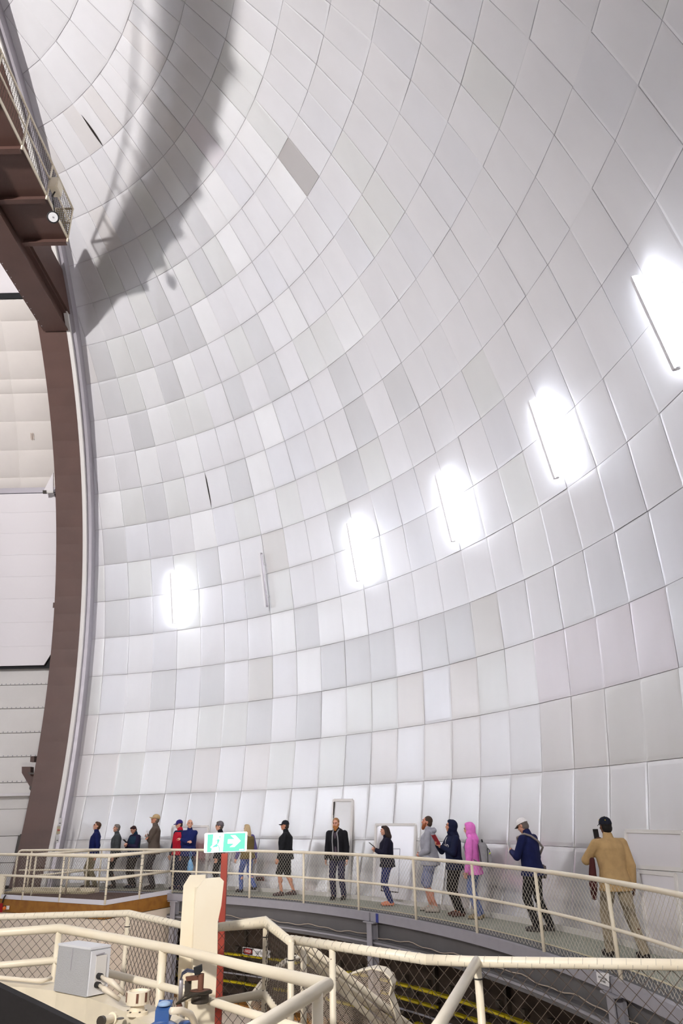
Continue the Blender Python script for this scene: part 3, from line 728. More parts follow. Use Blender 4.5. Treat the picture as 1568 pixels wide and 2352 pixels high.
n_ = (CAM - c0); n_.z = 0; n_.normalize()
MB().lathe([(0, 0), (.055, 0), (.055, .02), (0, .021)], on_f2(16, 2085, .06), n_, 14).build('rim', 'ink', be)
MB().lathe([(0, .02), (.045, .02), (.043, .06), (.03, .085), (0, .095)], on_f2(15, 2085, .06), n_, 14).build('lens', 'amber', be, smooth=True)
MB().tube([on_f2(10, 2073, .05), on_f2(13, 2063, .05), on_f2(18, 2056, .06)], .018, 6).build('cable', 'seal', be, smooth=True)

# track pit below the walkway
pw = MB(); ring(pw, A0, A1, 16.24, 16.34, -2.3, -.06); tag(pw.build('wall_pit', 'pit'), 'dark brown wall of the track pit', kind='structure')
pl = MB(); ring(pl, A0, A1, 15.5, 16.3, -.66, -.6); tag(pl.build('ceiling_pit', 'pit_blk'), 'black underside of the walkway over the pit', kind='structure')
pfl = MB(); ring(pfl, A0, A1, 15.2, 16.3, -2.3, -2.2); tag(pfl.build('floor_pit', 'pit'), 'dark floor of the track pit', kind='structure')
pfc = MB(); ring(pfc, A0, A1, 12.6, 15.2, -2.3, -2.16); tag(pfc.build('floor_lower', 'wall_cr'), 'cream lower floor ring beside the pit', kind='structure')
pin = MB(); ring(pin, A0, A1, 15.2, 15.6, -2.25, -2.1); tag(pin.build('trim_2', 'ply'), 'brown timber edge of the lower floor', kind='structure')
tk = empty('track_rack', cyl(55, 16.1, -2.2)); tag(tk, 'dark rack of live track trays with yellow edges under the walkway', 'rack')
for z, seg, off in ((-1.33, 2.35, 0), (-1.55, 2.35, .9), (-1.90, 3.1, .4)):
    f = MB(); ring(f, 25, 96, 16.02, 16.24, z - .06, z - .045, 1.5); f.build('tray', 'pit', tk)
    f = MB(); ring(f, 25, 96, 16.16, 16.2, z - .14, z - .06, 1.5); f.build('tray_rail', 'iron', tk)
    a = 26 + off; 
    while a < 94:
        o = MB(); ring(o, a, a + seg - random.choice((.2, .3, .9)), 15.97 + .03 * random.random(), 16.08, z - .03, z + .004 + .012 * random.random(), 1.2); o.build('yellow_cover', 'yellow', tk)
        MB().obox(cyl(a + seg * .5, 16.12, z + .1), cyl(a + seg * .5, .04, 0), Vector((0, 0, .05)), Vector((cyl(a, 1, 0).y, -cyl(a, 1, 0).x, 0)) * .05).build('clip', 'iron', tk)
        a += seg
f = MB(); f.tube([cyl(a, 15.95, -1.72) for a in range(25, 97, 2)], .02, 6); f.build('conduit', 'steel', tk, smooth=True)
for a in range(28, 96, 7): MB().obox(cyl(a, 16.18, -1.5), cyl(a, .04, 0), Vector((cyl(a, 1, 0).y, -cyl(a, 1, 0).x, 0)) * .03, Vector((0, 0, .7))).build('upright', 'iron', tk)
# danger sign
Sg = [at_cyl(x, y, 15.9) for x, y in ((557, 2191.5), (619.5, 2201), (621, 2183.5), (557.5, 2175))]
dsn = empty('danger_sign', Sg[0]); tag(dsn, 'white danger sign with a red oval above the yellow tracks', 'sign')
nn = (CAM - Sg[0]); nn.z = 0; nn.normalize()
MB().prism(Sg, -nn * .02).build('plate', 'sign_w', dsn)
r_ = Sg[1] - Sg[0]; u_ = Sg[3] - Sg[0]
MB().prism([Sg[0] + r_ * a + u_ * b + nn * .002 for a, b in ((.015, .06), (.37, .06), (.37, .94), (.015, .94))], nn * .003).build('black_field', 'ink', dsn)
ov = [Sg[0] + r_ * (.192 + .165 * math.cos(t)) + u_ * (.5 + .38 * math.sin(t)) + nn * .007 for t in [2 * PI * k / 28 for k in range(28)]]
MB().prism(ov, nn * .003).build('red_oval', 'sign_red', dsn)
fr = frame(Sg[0] + r_ * .192 + u_ * .5 + nn * .013, r_, u_); text('DANGER', 'lettering', .085, fr, 'sign_w', dsn, sx=.62)
fr = frame(Sg[0] + r_ * .68 + u_ * .48 + nn * .006, r_, u_); text('LIVE TRACKS', 'lettering', .095, fr, 'ink', dsn, sx=.62)
# access notice on the column
Ng = [at_cyl(x, y, 14.93) for x, y in ((1371, 2256), (1399, 2267), (1398, 2236), (1368.5, 2233))]
ns = empty('access_notice', Ng[0]); tag(ns, 'small white notice with two lines on the grey column', 'sign')
nn = (CAM - Ng[0]); nn.z = 0; nn.normalize(); MB().prism(Ng, -nn * .006).build('plate', 'sign_w', ns)
r_ = Ng[1] - Ng[0]; r2 = Ng[2] - Ng[3]; u_ = Ng[3] - Ng[0]
fr = frame(Ng[0] + r_ * .5 + u_ * .62 + nn * .006, r_, u_); text('NOTCH ACCESS', 'lettering', .03, fr, 'ink', ns, sx=.85)
fr = frame(Ng[0] + r_ * .5 + u_ * .32 + nn * .006, r_, u_); text('RED MARK', 'lettering', .03, fr, 'ink', ns, sx=.85)
# inner building below: lower well so that light has a floor to fall on
fd = MB(); ring(fd, 0, 360, .05, 12.6, -2.4, -2.25, 6); tag(fd.build('floor_well', 'slab'), 'grey concrete floor inside the walkway ring', kind='structure')

# ================================================================ foreground platform, fences, mast, instruments
ZR = 1.0
zp = lambda x, y, z=ZR: at_z(x, y, z)
def under(P, y_px, x_px=None):
    """height above datum of the pixel row y_px on the vertical line through P"""
    lo, hi = -3.0, 3.0
    for _ in range(50):
        m = (lo + hi) / 2
        if to_px(Vector((P.x, P.y, m)))[1] > y_px: lo = m
        else: hi = m
    return lo
L0 = [zp(-160, 2110), zp(0, 2106), zp(295, 2098), zp(412, 2124), Vector((10.72, -.62, ZR)), zp(610, 2118), zp(668, 2164)]
R1 = [zp(668, 2158), zp(980, 2204), zp(1095, 2209), zp(1568, 2216), zp(1800, 2222)]
L1 = [zp(-160, 2150), zp(0, 2142), zp(137, 2132), zp(410, 2182), zp(560, 2219), zp(752, 2262)]
# platform slab the fences stand on
slab = [(p.x, p.y, -.12) for p in L0] + [(p.x, p.y, -.12) for p in R1] + [(15.0, -2.6, -.12), (14.0, -9.5, -.12), (9, -12, -.12), (2, -12, -.12), (2, .2, -.12)]
tag(MB().prism(slab, (0, 0, .12)).build('floor_foreground', 'slab'), 'grey platform slab under the foreground fences', kind='structure')
def wraps(e, path, r, step, m='wire'):
    mb = MB(); s = 0
    for a, b in zip(path, path[1:]):
        d = (b - a); L = d.length; d.normalize(); u = d.cross(Vector((0, 0, 1))).normalized(); v = u.cross(d); n = int(L / step)
        for k in range(n):
            c = a + d * (k + .5) * step
            mb.tube([c + d * (.35 * step * q / 8) + u * r * math.cos(2 * PI * q / 10) + v * r * math.sin(2 * PI * q / 10) for q in range(11)], .0016, 3, caps=False)
    if mb.v: tag(mb.build('wrap_wire', m, e), kind='stuff')
fo = empty('outer_fence', (L0[2].x, L0[2].y, 0)); tag(fo, 'cream pipe fence with chain link mesh at the platform edge, left of the stair', 'fence')
MB().tube(L0[:5], .0255, 12).build('top_rail', 'chipped', fo, smooth=True)
MB().tube(L0[4:], .0255, 12).build('top_rail', 'cream', fo, smooth=True)
for q in (2, 5, 6):
    post(fo, L0[q], 0, ZR, .021); ties(fo, L0[q], (.35, .55, .9), .023)
MB().tube([Vector((p.x, p.y, under(L0[5], 2283))) for p in L0[4:]], .02, 10).build('middle_rail', 'cream', fo, smooth=True)
MB().tube([Vector((p.x, p.y, .28)) for p in L0[:5]], .02, 10).build('lower_rail', 'cream', fo, smooth=True)
c = chainlink([p + Vector((0, .012, 0)) for p in L0], .0, ZR - .02, .075, .0026); tag(c.build('chain_link_mesh', 'wire_dk', fo), kind='stuff')
wraps(fo, L0, .0275, .085)
fr1 = empty('right_fence', (R1[2].x, R1[2].y, 0)); tag(fr1, 'cream pipe fence with dark chain link mesh, right of the stair', 'fence')
MB().tube(R1[:2], .0275, 12).build('top_rail', 'chipped', fr1, smooth=True); MB().tube(R1[1:], .0275, 12).build('top_rail', 'cream', fr1, smooth=True)
post(fr1, R1[0] + Vector((.002, 0, 0)), 0, ZR, .0215); post(fr1, lerp(R1[0], R1[1], .34), 0, ZR - .01, .0215, 'chipped'); post(fr1, R1[2], 0, ZR, .0225); ties(fr1, R1[2], (.92, .3), .0245); ties(fr1, R1[0], (.9, .62), .0235)
post(fr1, R1[4], 0, ZR, .0225)
br_ = [R1[2] + Vector((0, 0, .004)), zp(1010, 2352), zp(930, 2470)]
MB().tube(br_, .0255, 12).build('return_rail', 'cream', fr1, smooth=True)
c = chainlink([p + Vector((0, .014, 0)) for p in R1], .0, ZR - .02, .078, .0029); tag(c.build('chain_link_mesh', 'wire_dk', fr1), kind='stuff')
wraps(fr1, R1, .0295, .075)
fi = empty('inner_railing', (L1[3].x, L1[3].y, 0)); tag(fi, 'thick cream pipe railing of the telescope deck, turning back toward the viewer', 'railing')
Lb = L1 + [zp(600, 2352), zp(470, 2430)]
MB().tube(Lb, .0275, 12).build('top_rail', 'cream', fi, smooth=True)
dz = under(L1[1], 2218); 
MB().tube([Vector((p.x, p.y, dz)) for p in L1], .0225, 10).build('middle_rail', 'cream', fi, smooth=True)
post(fi, L1[2], .3, ZR, .025); post(fi, zp(374, 2175), .3, ZR, .026); post(fi, lerp(L1[5], zp(600, 2352), .18), 0, ZR, .027); post(fi, zp(560, 2219), 0, ZR, .02) if False else None

# stair going down behind the gap, its handrails
sr = empty('stair_handrail', (R1[0].x, R1[0].y, 0)); tag(sr, 'pair of cream handrails sloping down beside the stair', 'handrail')
for a, b, da, db, r in (((697, 2168), (935, 2352), 5.0, 5.9, .028), ((672, 2172), (868, 2352), 5.0, 5.7, .024), ((690, 2178), (905, 2356), 5.15, 5.95, .024)):
    A, B = at_depth(*a, da), at_depth(*b, db); MB().tube([A, B, B + (B - A) * .6], r, 10).build('rail', 'cream', sr, smooth=True)
A, B = at_depth(697, 2168, 5.0), at_depth(935, 2352, 5.9)
for t in (.0, .95): p = A + (B - A) * t; MB().tube([p, p - Vector((0, 0, .9))], .022, 8).build('post', 'cream', sr, smooth=True)

# perforated guards
def inside(p, poly):
    c = False; n = len(poly)
    for k in range(n):
        (x0, y0), (x1, y1) = poly[k], poly[k - 1]
        if (y0 > p[1]) != (y1 > p[1]) and p[0] < (x1 - x0) * (p[1] - y0) / (y1 - y0) + x0: c = not c
    return c
def guard(label, px, dep, curve, edge, lean):
    C0 = at_depth(sum(p[0] for p in px) / len(px), sum(p[1] for p in px) / len(px), dep)
    vd = (CAM - C0); vd.z = 0; vd.normalize(); vd = (Matrix.Rotation(lean, 3, 'Z') @ vd); rt = Vector((-vd.y, vd.x, 0)); upv = Vector((0, 0, 1))
    def loc(x, y):
        d = ray(x, y); P = CAM + d * ((C0 - CAM).dot(vd) / d.dot(vd)); q = P - C0; return (q.dot(rt), q.z)
    poly = [loc(*p) for p in px]; x0, x1 = min(p[0] for p in poly), max(p[0] for p in poly); y0_, y1_ = min(p[1] for p in poly), max(p[1] for p in poly)
    def pt(a, b): return C0 + rt * a + upv * b - vd * curve * (a * a)
    e = empty('mesh_guard', C0 + upv * (y0_)); tag(e, label, 'guard', 'perforated guards by the stair')
    mb = MB(); p_ = .021; hw = p_ / 2; hh = p_ * .3; w_ = .0042
    ny = int((y1_ - y0_) / hh) + 2; nx = int((x1 - x0) / hw) + 2
    for r in range(ny):
        for c_ in range(nx):
            a0, a1 = x0 + c_ * hw, x0 + (c_ + 1) * hw
            s_ = (r + c_) % 2; b0, b1 = y0_ + r * hh + (hh if s_ else 0), y0_ + r * hh + (0 if s_ else hh)
            if inside(((a0 + a1) / 2, (b0 + b1) / 2), poly):
                mb.add([pt(a0, b0 - w_ / 2), pt(a1, b1 - w_ / 2), pt(a1, b1 + w_ / 2), pt(a0, b0 + w_ / 2)], [(0, 1, 2, 3)])
    tag(mb.build('expanded_metal', 'perf', e), kind='stuff')
    path = [pt(*poly[k]) for k in edge]
    MB().tube(path, .008, 8).build('rim', 'cream', e, smooth=True)
    sk_ = MB()
    for a, b in zip(path, path[1:]): sk_.add([a, b, b - vd * .16, a - vd * .16], [(0, 1, 2, 3)])
    sk_.build('side_band', 'perf' if lean > 5 else 'cream', e, smooth=True)
    return e
GL = [(574, 2312), (578, 2302), (607, 2262), (638, 2228), (666, 2208), (702, 2196), (730, 2191), (749, 2198), (757, 2215), (760, 2264), (745, 2310), (700, 2330), (654, 2318), (638, 2330), (610, 2334), (584, 2327)]
guard('rounded expanded metal guard nearer the danger sign', GL, 6.1, .25, [14, 15, 0, 1, 2, 3, 4, 5, 6, 7, 8, 9], .25)
GR = [(700, 2300), (740, 2282), (789, 2244), (820, 2232), (853, 2225), (876, 2230), (893, 2246), (898, 2264), (892, 2288), (905, 2330), (915, 2380), (720, 2380), (700, 2340)]
guard('rounded expanded metal guard right of the sloping handrails', GR, 5.8, .25, [2, 3, 4, 5, 6, 7, 8, 9, 10], -.3)

# red post with the lit exit sign
ex = at_depth(516, 1960, 6.2); rp = empty('exit_sign_post', (ex.x, ex.y, -.0)); tag(rp, 'slim red oxide post carrying the lit exit sign', 'post')
bt_ = at_depth(484, 2352, 6.2)
MB().box((ex.x - .026, ex.y - .02, 0.0), (ex.x + .026, ex.y + .02, ex.z)).build('shaft', 'red', rp)
SC = [at_depth(x, y, 6.15) for x, y in ((468, 1959), (566, 1955), (568, 1909), (470, 1914))]
es = empty('exit_sign', (SC[0] + SC[1]) / 2); tag(es, 'glowing green running man exit sign with a white arrow', 'sign')
nn = (CAM - (SC[0] + SC[2]) / 2).normalized(); r_ = SC[1] - SC[0]; u_ = SC[3] - SC[0]
def sp(a, b, o=0): return SC[0] + r_ * a + u_ * b + nn * o
def spoly(name, pts, o, m): return MB().prism([sp(a, b, o) for a, b in pts], nn * .0012).build(name, m, es)
MB().prism([sp(a, b) for a, b in ((.02, 0), (.98, 0), (1, .04), (1, .96), (.98, 1), (.02, 1), (0, .96), (0, .04))], -nn * .06).build('case', sign_white_lit, es)
spoly('green_face', [(.07, .02), (.955, .02), (.955, .94), (.07, .94)], .001, sign_green)
spoly('white_doorway', [(.20, .04), (.44, .04), (.455, .92), (.205, .92), (.19, .38), (.145, .27), (.19, .2), (.165, .04)], .0025, sign_white_lit)
arrow = [(.55, .42), (.70, .42), (.60, .24), (.71, .24), (.85, .54), (.72, .84), (.61, .84), (.71, .64), (.55, .64)]
spoly('arrow', arrow, .0025, sign_white_lit)
spoly('maker_mark', [(.83, .06), (.93, .06), (.93, .12), (.83, .12)], .0025, sign_white_lit)
hd = [(.36 + .018 * math.cos(2 * PI * k / 14), .78 + .04 * math.sin(2 * PI * k / 14)) for k in range(14)]
spoly('runner_head', hd, .0035, sign_green)
spoly('runner_body', [(.30, .44), (.325, .42), (.36, .62), (.335, .68), (.30, .66)], .0035, sign_green)
spoly('runner_legs', [(.30, .46), (.29, .32), (.19, .29), (.19, .26), (.305, .28), (.325, .42), (.37, .22), (.375, .04), (.355, .04), (.35, .2), (.32, .36)], .0035, sign_green)
spoly('runner_arm', [(.335, .68), (.26, .62), (.25, .55), (.265, .55), (.275, .6), (.335, .62)], .0035, sign_green)

# mast of two chamfered plates
def plate(name, px, dep, th, parent, m='cream'):
    A = [at_depth(x, y, dep) for x, y in px]; d = (A[0] - CAM); d.z = 0; d.normalize()
    c0 = A[0]; B = []
    for x, y in px:                       # keep the plate vertical
        d2 = ray(x, y); B.append(CAM + d2 * ((c0 - CAM).dot(d) / d2.dot(d)))
    return MB().prism(B, d * th).build(name, m, parent)
ms = empty('mast', Vector((10.92, -1.75, 0))); tag(ms, 'tall cream steel mast with chamfered top beside the exit sign', 'mast')
plate('far_flange', [(404, 2372), (409, 2221), (421, 2034), (436, 2010), (472, 2009), (473, 2040), (455, 2372)], 4.62, .02, ms)
plate('near_flange', [(438, 2372), (443, 2209), (447, 2082), (452, 2041), (471, 2018), (505, 2015), (514, 2024), (508, 2080), (500, 2117), (499, 2201), (491, 2372)], 4.36, .018, ms)
def at_flat(x, y, ref):
    q = ref - CAM; q.z = 0; d = ray(x, y); h = math.hypot(d.x, d.y); return CAM + d * (q.length / h)
A = at_flat(474, 2060, at_depth(438, 2372, 4.36)) + Vector((0, .03, 0)); B = at_flat(446, 2060, at_depth(404, 2372, 4.62))
MB().prism([A + Vector((0, 0, -.9)), B + Vector((0, 0, -.9)), B + Vector((0, 0, .06)), A + Vector((0, 0, .06))], Vector((.012, .004, 0))).build('web', 'cream', ms)
plate('base_block', [(425, 2380), (432, 2305), (494, 2300), (492, 2380)], 4.2, .1, ms)
MB().tube([at_depth(418, 2352, 4.5), at_depth(421, 2264, 4.5)], .017, 8).build('conduit', 'trim_w', ms, smooth=True)
# weathered cable wheel and switch on the mast
cwh = empty('cable_wheel', at_depth(458, 2290, 4.1)); tag(cwh, 'rusty cable wheel with a strap on the mast', 'wheel')
wc = at_depth(460, 2278, 4.1); wc2 = at_depth(460, 2278, 4.1)
MB().lathe([(0, -.055), (.045, -.055), (.05, -.05), (.05, -.012), (.068, -.008), (.068, .004), (.05, .006), (0, .006)], wc, (0, .06, 1), 24).build('drum', 'iron', cwh)
MB().lathe([(.0, .0065), (.06, .0065), (.06, .009), (0, .009)], wc, (0, .06, 1), 24).build('rust_disc', 'rust', cwh)
MB().lathe([(0, 0), (.017, 0), (.017, .09), (0, .09)], wc, (0, 0, 1), 12).build('shaft', 'rust', cwh)
MB().tube([at_depth(405, 2306, 4.05), at_depth(440, 2288, 4.0), at_depth(482, 2276, 4.02)], .006, 6).build('strap', 'strap', cwh)
MB().tube([at_depth(405, 2306, 4.05), at_depth(425, 2286, 4.08), at_depth(443, 2278, 4.1)], .005, 6).build('cord', 'iron', cwh)
MB().lathe([(0, -.02), (.014, -.016), (.018, 0), (.012, .014), (0, .018)], at_depth(412, 2311, 4.05), (0, 0, 1), 10).build('weight', 'rust', cwh, smooth=True)
sw = empty('limit_switch', at_depth(448, 2242, 4.2)); tag(sw, 'black limit switch on a rusty bracket on the mast', 'switch')
plate('body', [(444, 2224), (464, 2216), (465, 2230), (458, 2238), (447, 2240)], 4.12, .03, sw, 'black')
plate('bracket', [(426, 2246), (464, 2240), (465, 2250), (428, 2254)], 4.14, .04, sw, 'rust')
plate('arm', [(424, 2254), (440, 2252), (438, 2290), (424, 2290)], 4.16, .02, sw, 'iron')
for k in range(2): MB().tube([at_depth(446, 2230 + 3 * k, 4.14), at_depth(430, 2226 + 5 * k, 4.16), at_depth(419, 2234 + 4 * k, 4.2), at_depth(415, 2250, 4.25)], .005, 6).build('lead', mat('lead_blue', (70, 74, 96), .5), sw, smooth=True)
MB().tube([at_depth(416, 2250, 4.25), at_depth(414, 2300, 4.25)], .013, 8).build('gland', 'trim_g', sw, smooth=True)

# telescope deck: curved cream housing, dark cover, enclosure, drum, motor
ZH = .78
fe = [(-170, 2256), (-60, 2261), (0, 2265), (60, 2268), (130, 2276), (200, 2291), (260, 2312), (310, 2335), (345, 2354), (400, 2400)]
be_ = [(480, 2410), (445, 2350), (385, 2322), (300, 2292), (200, 2268), (100, 2252), (0, 2243), (-170, 2236)]
top = [at_z(x, y, ZH) for x, y in fe + be_]
hs = empty('curved_housing', at_z(200, 2291, 0)); tag(hs, 'broad curved cream machine housing at the lower left', 'housing')
MB().prism([(p.x, p.y, ZH - .5) for p in top], (0, 0, .5)).build('shell', mat('housing_cream', (232, 220, 196), .45, noise=.06), hs)
MB().lathe([(0, 0), (.02, 0), (.02, .003), (0, .003)], at_z(276, 2340, ZH), (0, 0, 1), 14).build('cap_plug', 'iron', hs)
MB().tube([at_z(-60, 2243, ZH + .03), at_z(0, 2245, ZH + .03), at_z(60, 2251, ZH + .03), at_z(95, 2253, ZH + .03), at_z(118, 2247, ZH + .03)], .012, 8).build('pipe', 'conduit', hs, smooth=True)
cov = [at_depth(x, y, 3.5) for x, y in ((-260, 2142), (0, 2268), (90, 2311), (175, 2353), (260, 2396), (200, 2560), (-260, 2560))]
dcv = MB().prism(cov, (FWD * .03)); o = dcv.build('dark_cover', mat('cover_black', (30, 27, 30), .75, noise=.2, nscale=60)); tag(o, 'black flat cover plate at the bottom left corner', 'cover')

zb0 = ZH + .004
b0, b1, b2 = at_z(123, 2275.5, zb0), at_z(197, 2290.7, zb0), at_z(243, 2281, zb0)
b3 = b0 + (b2 - b1); hB = under(b1, 2182) - zb0
bxe = empty('control_enclosure', (b0 + b2) / 2); tag(bxe, 'grey hammered metal electrical enclosure with two cream conduits', 'enclosure')
inset = lambda p, k: p + (((b0 + b2) / 2) - p) * k
MB().prism([b0, b1, b2, b3], (0, 0, hB)).build('body', 'hammer', bxe)
MB().prism([inset(p, -.03) + Vector((0, 0, hB)) for p in (b0, b1, b2, b3)], (0, 0, .012)).build('lid', 'grey_w', bxe)
fn = (b1 - b0).normalized(); fu = (b2 - b1)
MB().prism([b1 + fn * .002 + fu * a + Vector((0, 0, hB * c_)) for a, c_ in ((.02, .02), (.98, .02), (.98, .97), (.02, .97))], fn * .012).build('door', 'grey_w', bxe)
MB().prism([b1 + fn * .016 + fu * a + Vector((0, 0, hB * c_)) for a, c_ in ((.25, .2), (.78, .2), (.78, .86), (.25, .86))], fn * .004).build('door_panel', 'trim_w', bxe)
MB().bar(b1 + fn * .022 + fu * .2 + Vector((0, 0, hB * .88)), b1 + fn * .022 + fu * .62 + Vector((0, 0, hB * .9)), .006, .006).build('handle', 'trim_g', bxe)
MB().bar(lerp(b0, b1, .45) + Vector((0, 0, hB * .5)) + Vector((0, -.002, 0)), lerp(b0, b1, .46) + Vector((0, -.002, hB * .98)), .004, .004, up=(0, 1, 0)).build('seam', 'trim_g', bxe)
for k, (ta, tz, end) in enumerate(((.42, .42, [(255, 2255), (285, 2282)]), (.36, .24, [(240, 2272), (275, 2296)]))):
    s0 = b1 + fn * .02 + fu * ta + Vector((0, 0, hB * tz))
    MB().lathe([(0, 0), (.017, 0), (.017, .03), (.012, .035), (0, .035)], s0, fn, 12).build('gland', 'seal', bxe)
    MB().tube([s0 + fn * .03, s0 + fn * .07 - Vector((0, 0, .01)), at_depth(*end[0], 4.0), at_depth(*end[1], 4.0)], .011, 8).build('conduit', 'conduit', bxe, smooth=True)
dr = at_z(314, 2330, ZH); de = empty('encoder_drum', dr); tag(de, 'small cream drum with dark slots on a round flange', 'drum')
MB().lathe([(0, 0), (.06, 0), (.06, .015), (.04, .02), (.036, .045), (.045, .05), (.062, .05), (.062, .11), (.05, .112), (.046, .1), (0, .1)], dr, (0, 0, 1), 24).build('body', 'cream', de)
for a in (0.3, 1.3, 2.4, 3.6, 4.9, 5.7): MB().obox(dr + Vector((.062 * math.cos(a), .062 * math.sin(a), .085)), Vector((math.cos(a), math.sin(a), 0)) * .003, Vector((-math.sin(a), math.cos(a), 0)) * .006, Vector((0, 0, .022))).build('slot', 'rust', de)
for a in range(6): MB().lathe([(0, 0), (.006, 0), (.006, .006), (0, .006)], dr + Vector((.05 * math.cos(a * 1.05), .05 * math.sin(a * 1.05), .015)), (0, 0, 1), 6).build('bolt', 'iron', de)
vv = at_depth(230, 2346, 3.75); ve = empty('valve_stub', vv); tag(ve, 'cream valve stub with a dark cap at the bottom edge', 'valve')
ax = (at_depth(262, 2338, 3.85) - vv).normalized()
MB().lathe([(0, 0), (.024, 0), (.024, .02), (0, .02)], vv, ax, 14).build('cap', 'iron', ve)
MB().lathe([(0, .02), (.02, .02), (.02, .1), (.03, .1), (.03, .12), (0, .12)], vv, ax, 14).build('body', 'cream', ve)
mt = at_depth(372, 2372, 3.55); mo = empty('drive_motor', mt); tag(mo, 'glossy blue drive motor with a cream hose at the bottom edge', 'motor')
MB().lathe([(0, -.08), (.1, -.08), (.105, -.02), (.098, .02), (.075, .05), (.04, .068), (0, .072)], mt - Vector((0, 0, .02)), (0, 0, 1), 28).build('casing', 'blue', mo, smooth=True)
tb = at_depth(376, 2325, 3.6); MB().obox(tb, RIGHT * .035, FWD * .04, Vector((0, 0, .03))).build('terminal_box', 'blue', mo)
MB().lathe([(0, 0), (.034, 0), (.03, .012), (.015, .018), (0, .02)], tb + Vector((0, 0, .03)), (0, 0, 1), 16).build('cap', 'blue_p', mo, smooth=True)
MB().lathe([(0, -.05), (.05, -.05), (.055, 0), (.03, .03), (0, .034)], at_depth(425, 2362, 3.7), (0, 0, 1), 18).build('fan_cover', 'blue', mo, smooth=True)
MB().tube([at_depth(393, 2322, 3.55), at_depth(415, 2321, 3.6), at_depth(437, 2330, 3.65), at_depth(448, 2352, 3.7), at_depth(450, 2380, 3.7)], .017, 10).build('hose', 'conduit', mo, smooth=True)

# ================================================================ visitors
def icos(sub=2):
    bm = bmesh.new(); bmesh.ops.create_icosphere(bm, subdivisions=sub, radius=1.0)
    bm.verts.index_update(); o = [v.co.copy() for v in bm.verts], [tuple(v.index for v in f.verts) for f in bm.faces]; bm.free(); return o
ICO = icos(2)
class Body:
    """overlapping closed shapes, fused into one skin by a voxel remesh"""
    def __init__(s): s.mb = MB()
    def ell(s, c, r, Mx=None):
        c = Vector(c); V = []
        for v in ICO[0]:
            q = Vector((v.x * r[0], v.y * r[1], v.z * r[2])); V.append(c + (Mx @ q if Mx else q))
        s.mb.add(V, ICO[1]); return s
    def cap(s, a, b, ra, rb, n=12, sq=1.0, ax=None):
        a, b = Vector(a), Vector(b); d = b - a; L = d.length
        if L < 1e-5: return s
        d.normalize(); u = (ax - d * ax.dot(d)).normalized() if ax else d.orthogonal().normalized(); v = d.cross(u); rings = []
        for t in (-.97, -.7, -.35): rings.append((a + d * ra * t, ra * math.sqrt(1 - t * t)))
        rings += [(a, ra), (a + d * L * .5, (ra + rb) / 2), (b, rb)]
        for t in (.35, .7, .97): rings.append((b + d * rb * t, rb * math.sqrt(1 - t * t)))
        V = []
        for c, r in rings:
            for k in range(n):
                t = 2 * PI * k / n; V.append(c + u * r * math.cos(t) + v * r * sq * math.sin(t))
        m = len(rings)
        F = [(i * n + k, i * n + (k + 1) % n, (i + 1) * n + (k + 1) % n, (i + 1) * n + k) for i in range(m - 1) for k in range(n)]
        F += [tuple(range(n))[::-1], tuple((m - 1) * n + k for k in range(n))]
        s.mb.add(V, F); return s
    def chain(s, pts, rs):
        for a, b, x, y in zip(pts, pts[1:], rs, rs[1:]): s.cap(a, b, x, y)
        return s
    def loft(s, rings, n=20):
        V = []
        for c, a, b in rings:
            for k in range(n):
                t = 2 * PI * k / n; cx, sy = math.cos(t), math.sin(t)
                e = .86; V.append(Vector(c) + Vector((a * math.copysign(abs(cx) ** e, cx), b * math.copysign(abs(sy) ** e, sy), 0)))
        m = len(rings)
        F = [(i * n + k, i * n + (k + 1) % n, (i + 1) * n + (k + 1) % n, (i + 1) * n + k) for i in range(m - 1) for k in range(n)]
        F += [tuple(range(n))[::-1], tuple((m - 1) * n + k for k in range(n))]
        s.mb.add(V, F); return s
    def fuse(s, name, m, parent, vox=.01, sm=4, fac=.5):
        me = bpy.data.meshes.new(name); me.from_pydata([tuple(v) for v in s.mb.v], [], s.mb.f); me.update()
        t = bpy.data.objects.new('tmp', me); COL.objects.link(t)
        r = t.modifiers.new('r', 'REMESH'); r.mode = 'VOXEL'; r.voxel_size = vox; r.use_smooth_shade = True
        if sm: q = t.modifiers.new('s', 'SMOOTH'); q.iterations = sm; q.factor = fac
        dg = bpy.context.evaluated_depsgraph_get(); me2 = bpy.data.meshes.new_from_object(t.evaluated_get(dg))
        bpy.data.objects.remove(t); bpy.data.meshes.remove(me)
        o = link(name, me2, m, parent, smooth=True, world=False); me2.name = name
        return o
_mc = {}
def cm(c, rough=.85, noise=.12, ns=14):
    k = (c, rough)
    if k not in _mc: _mc[k] = mat('cloth_%d_%d_%d' % c, c, rough, noise=noise, nscale=ns, spec=.25, bump=.15)
    return _mc[k]
def skin(c): return mat('skin', c, .55, noise=.06, nscale=20, spec=.35)

def ik(a, t, l1, l2, hint):
    a, t, hint = Vector(a), Vector(t), Vector(hint); d = t - a; L = min(d.length, (l1 + l2) * .998); d.normalize(); t = a + d * L
    x = (l1 * l1 - l2 * l2 + L * L) / (2 * L); h = math.sqrt(max(l1 * l1 - x * x, 0)); hp = hint - d * hint.dot(d); hp.normalize()
    return a + d * x + hp * h, t

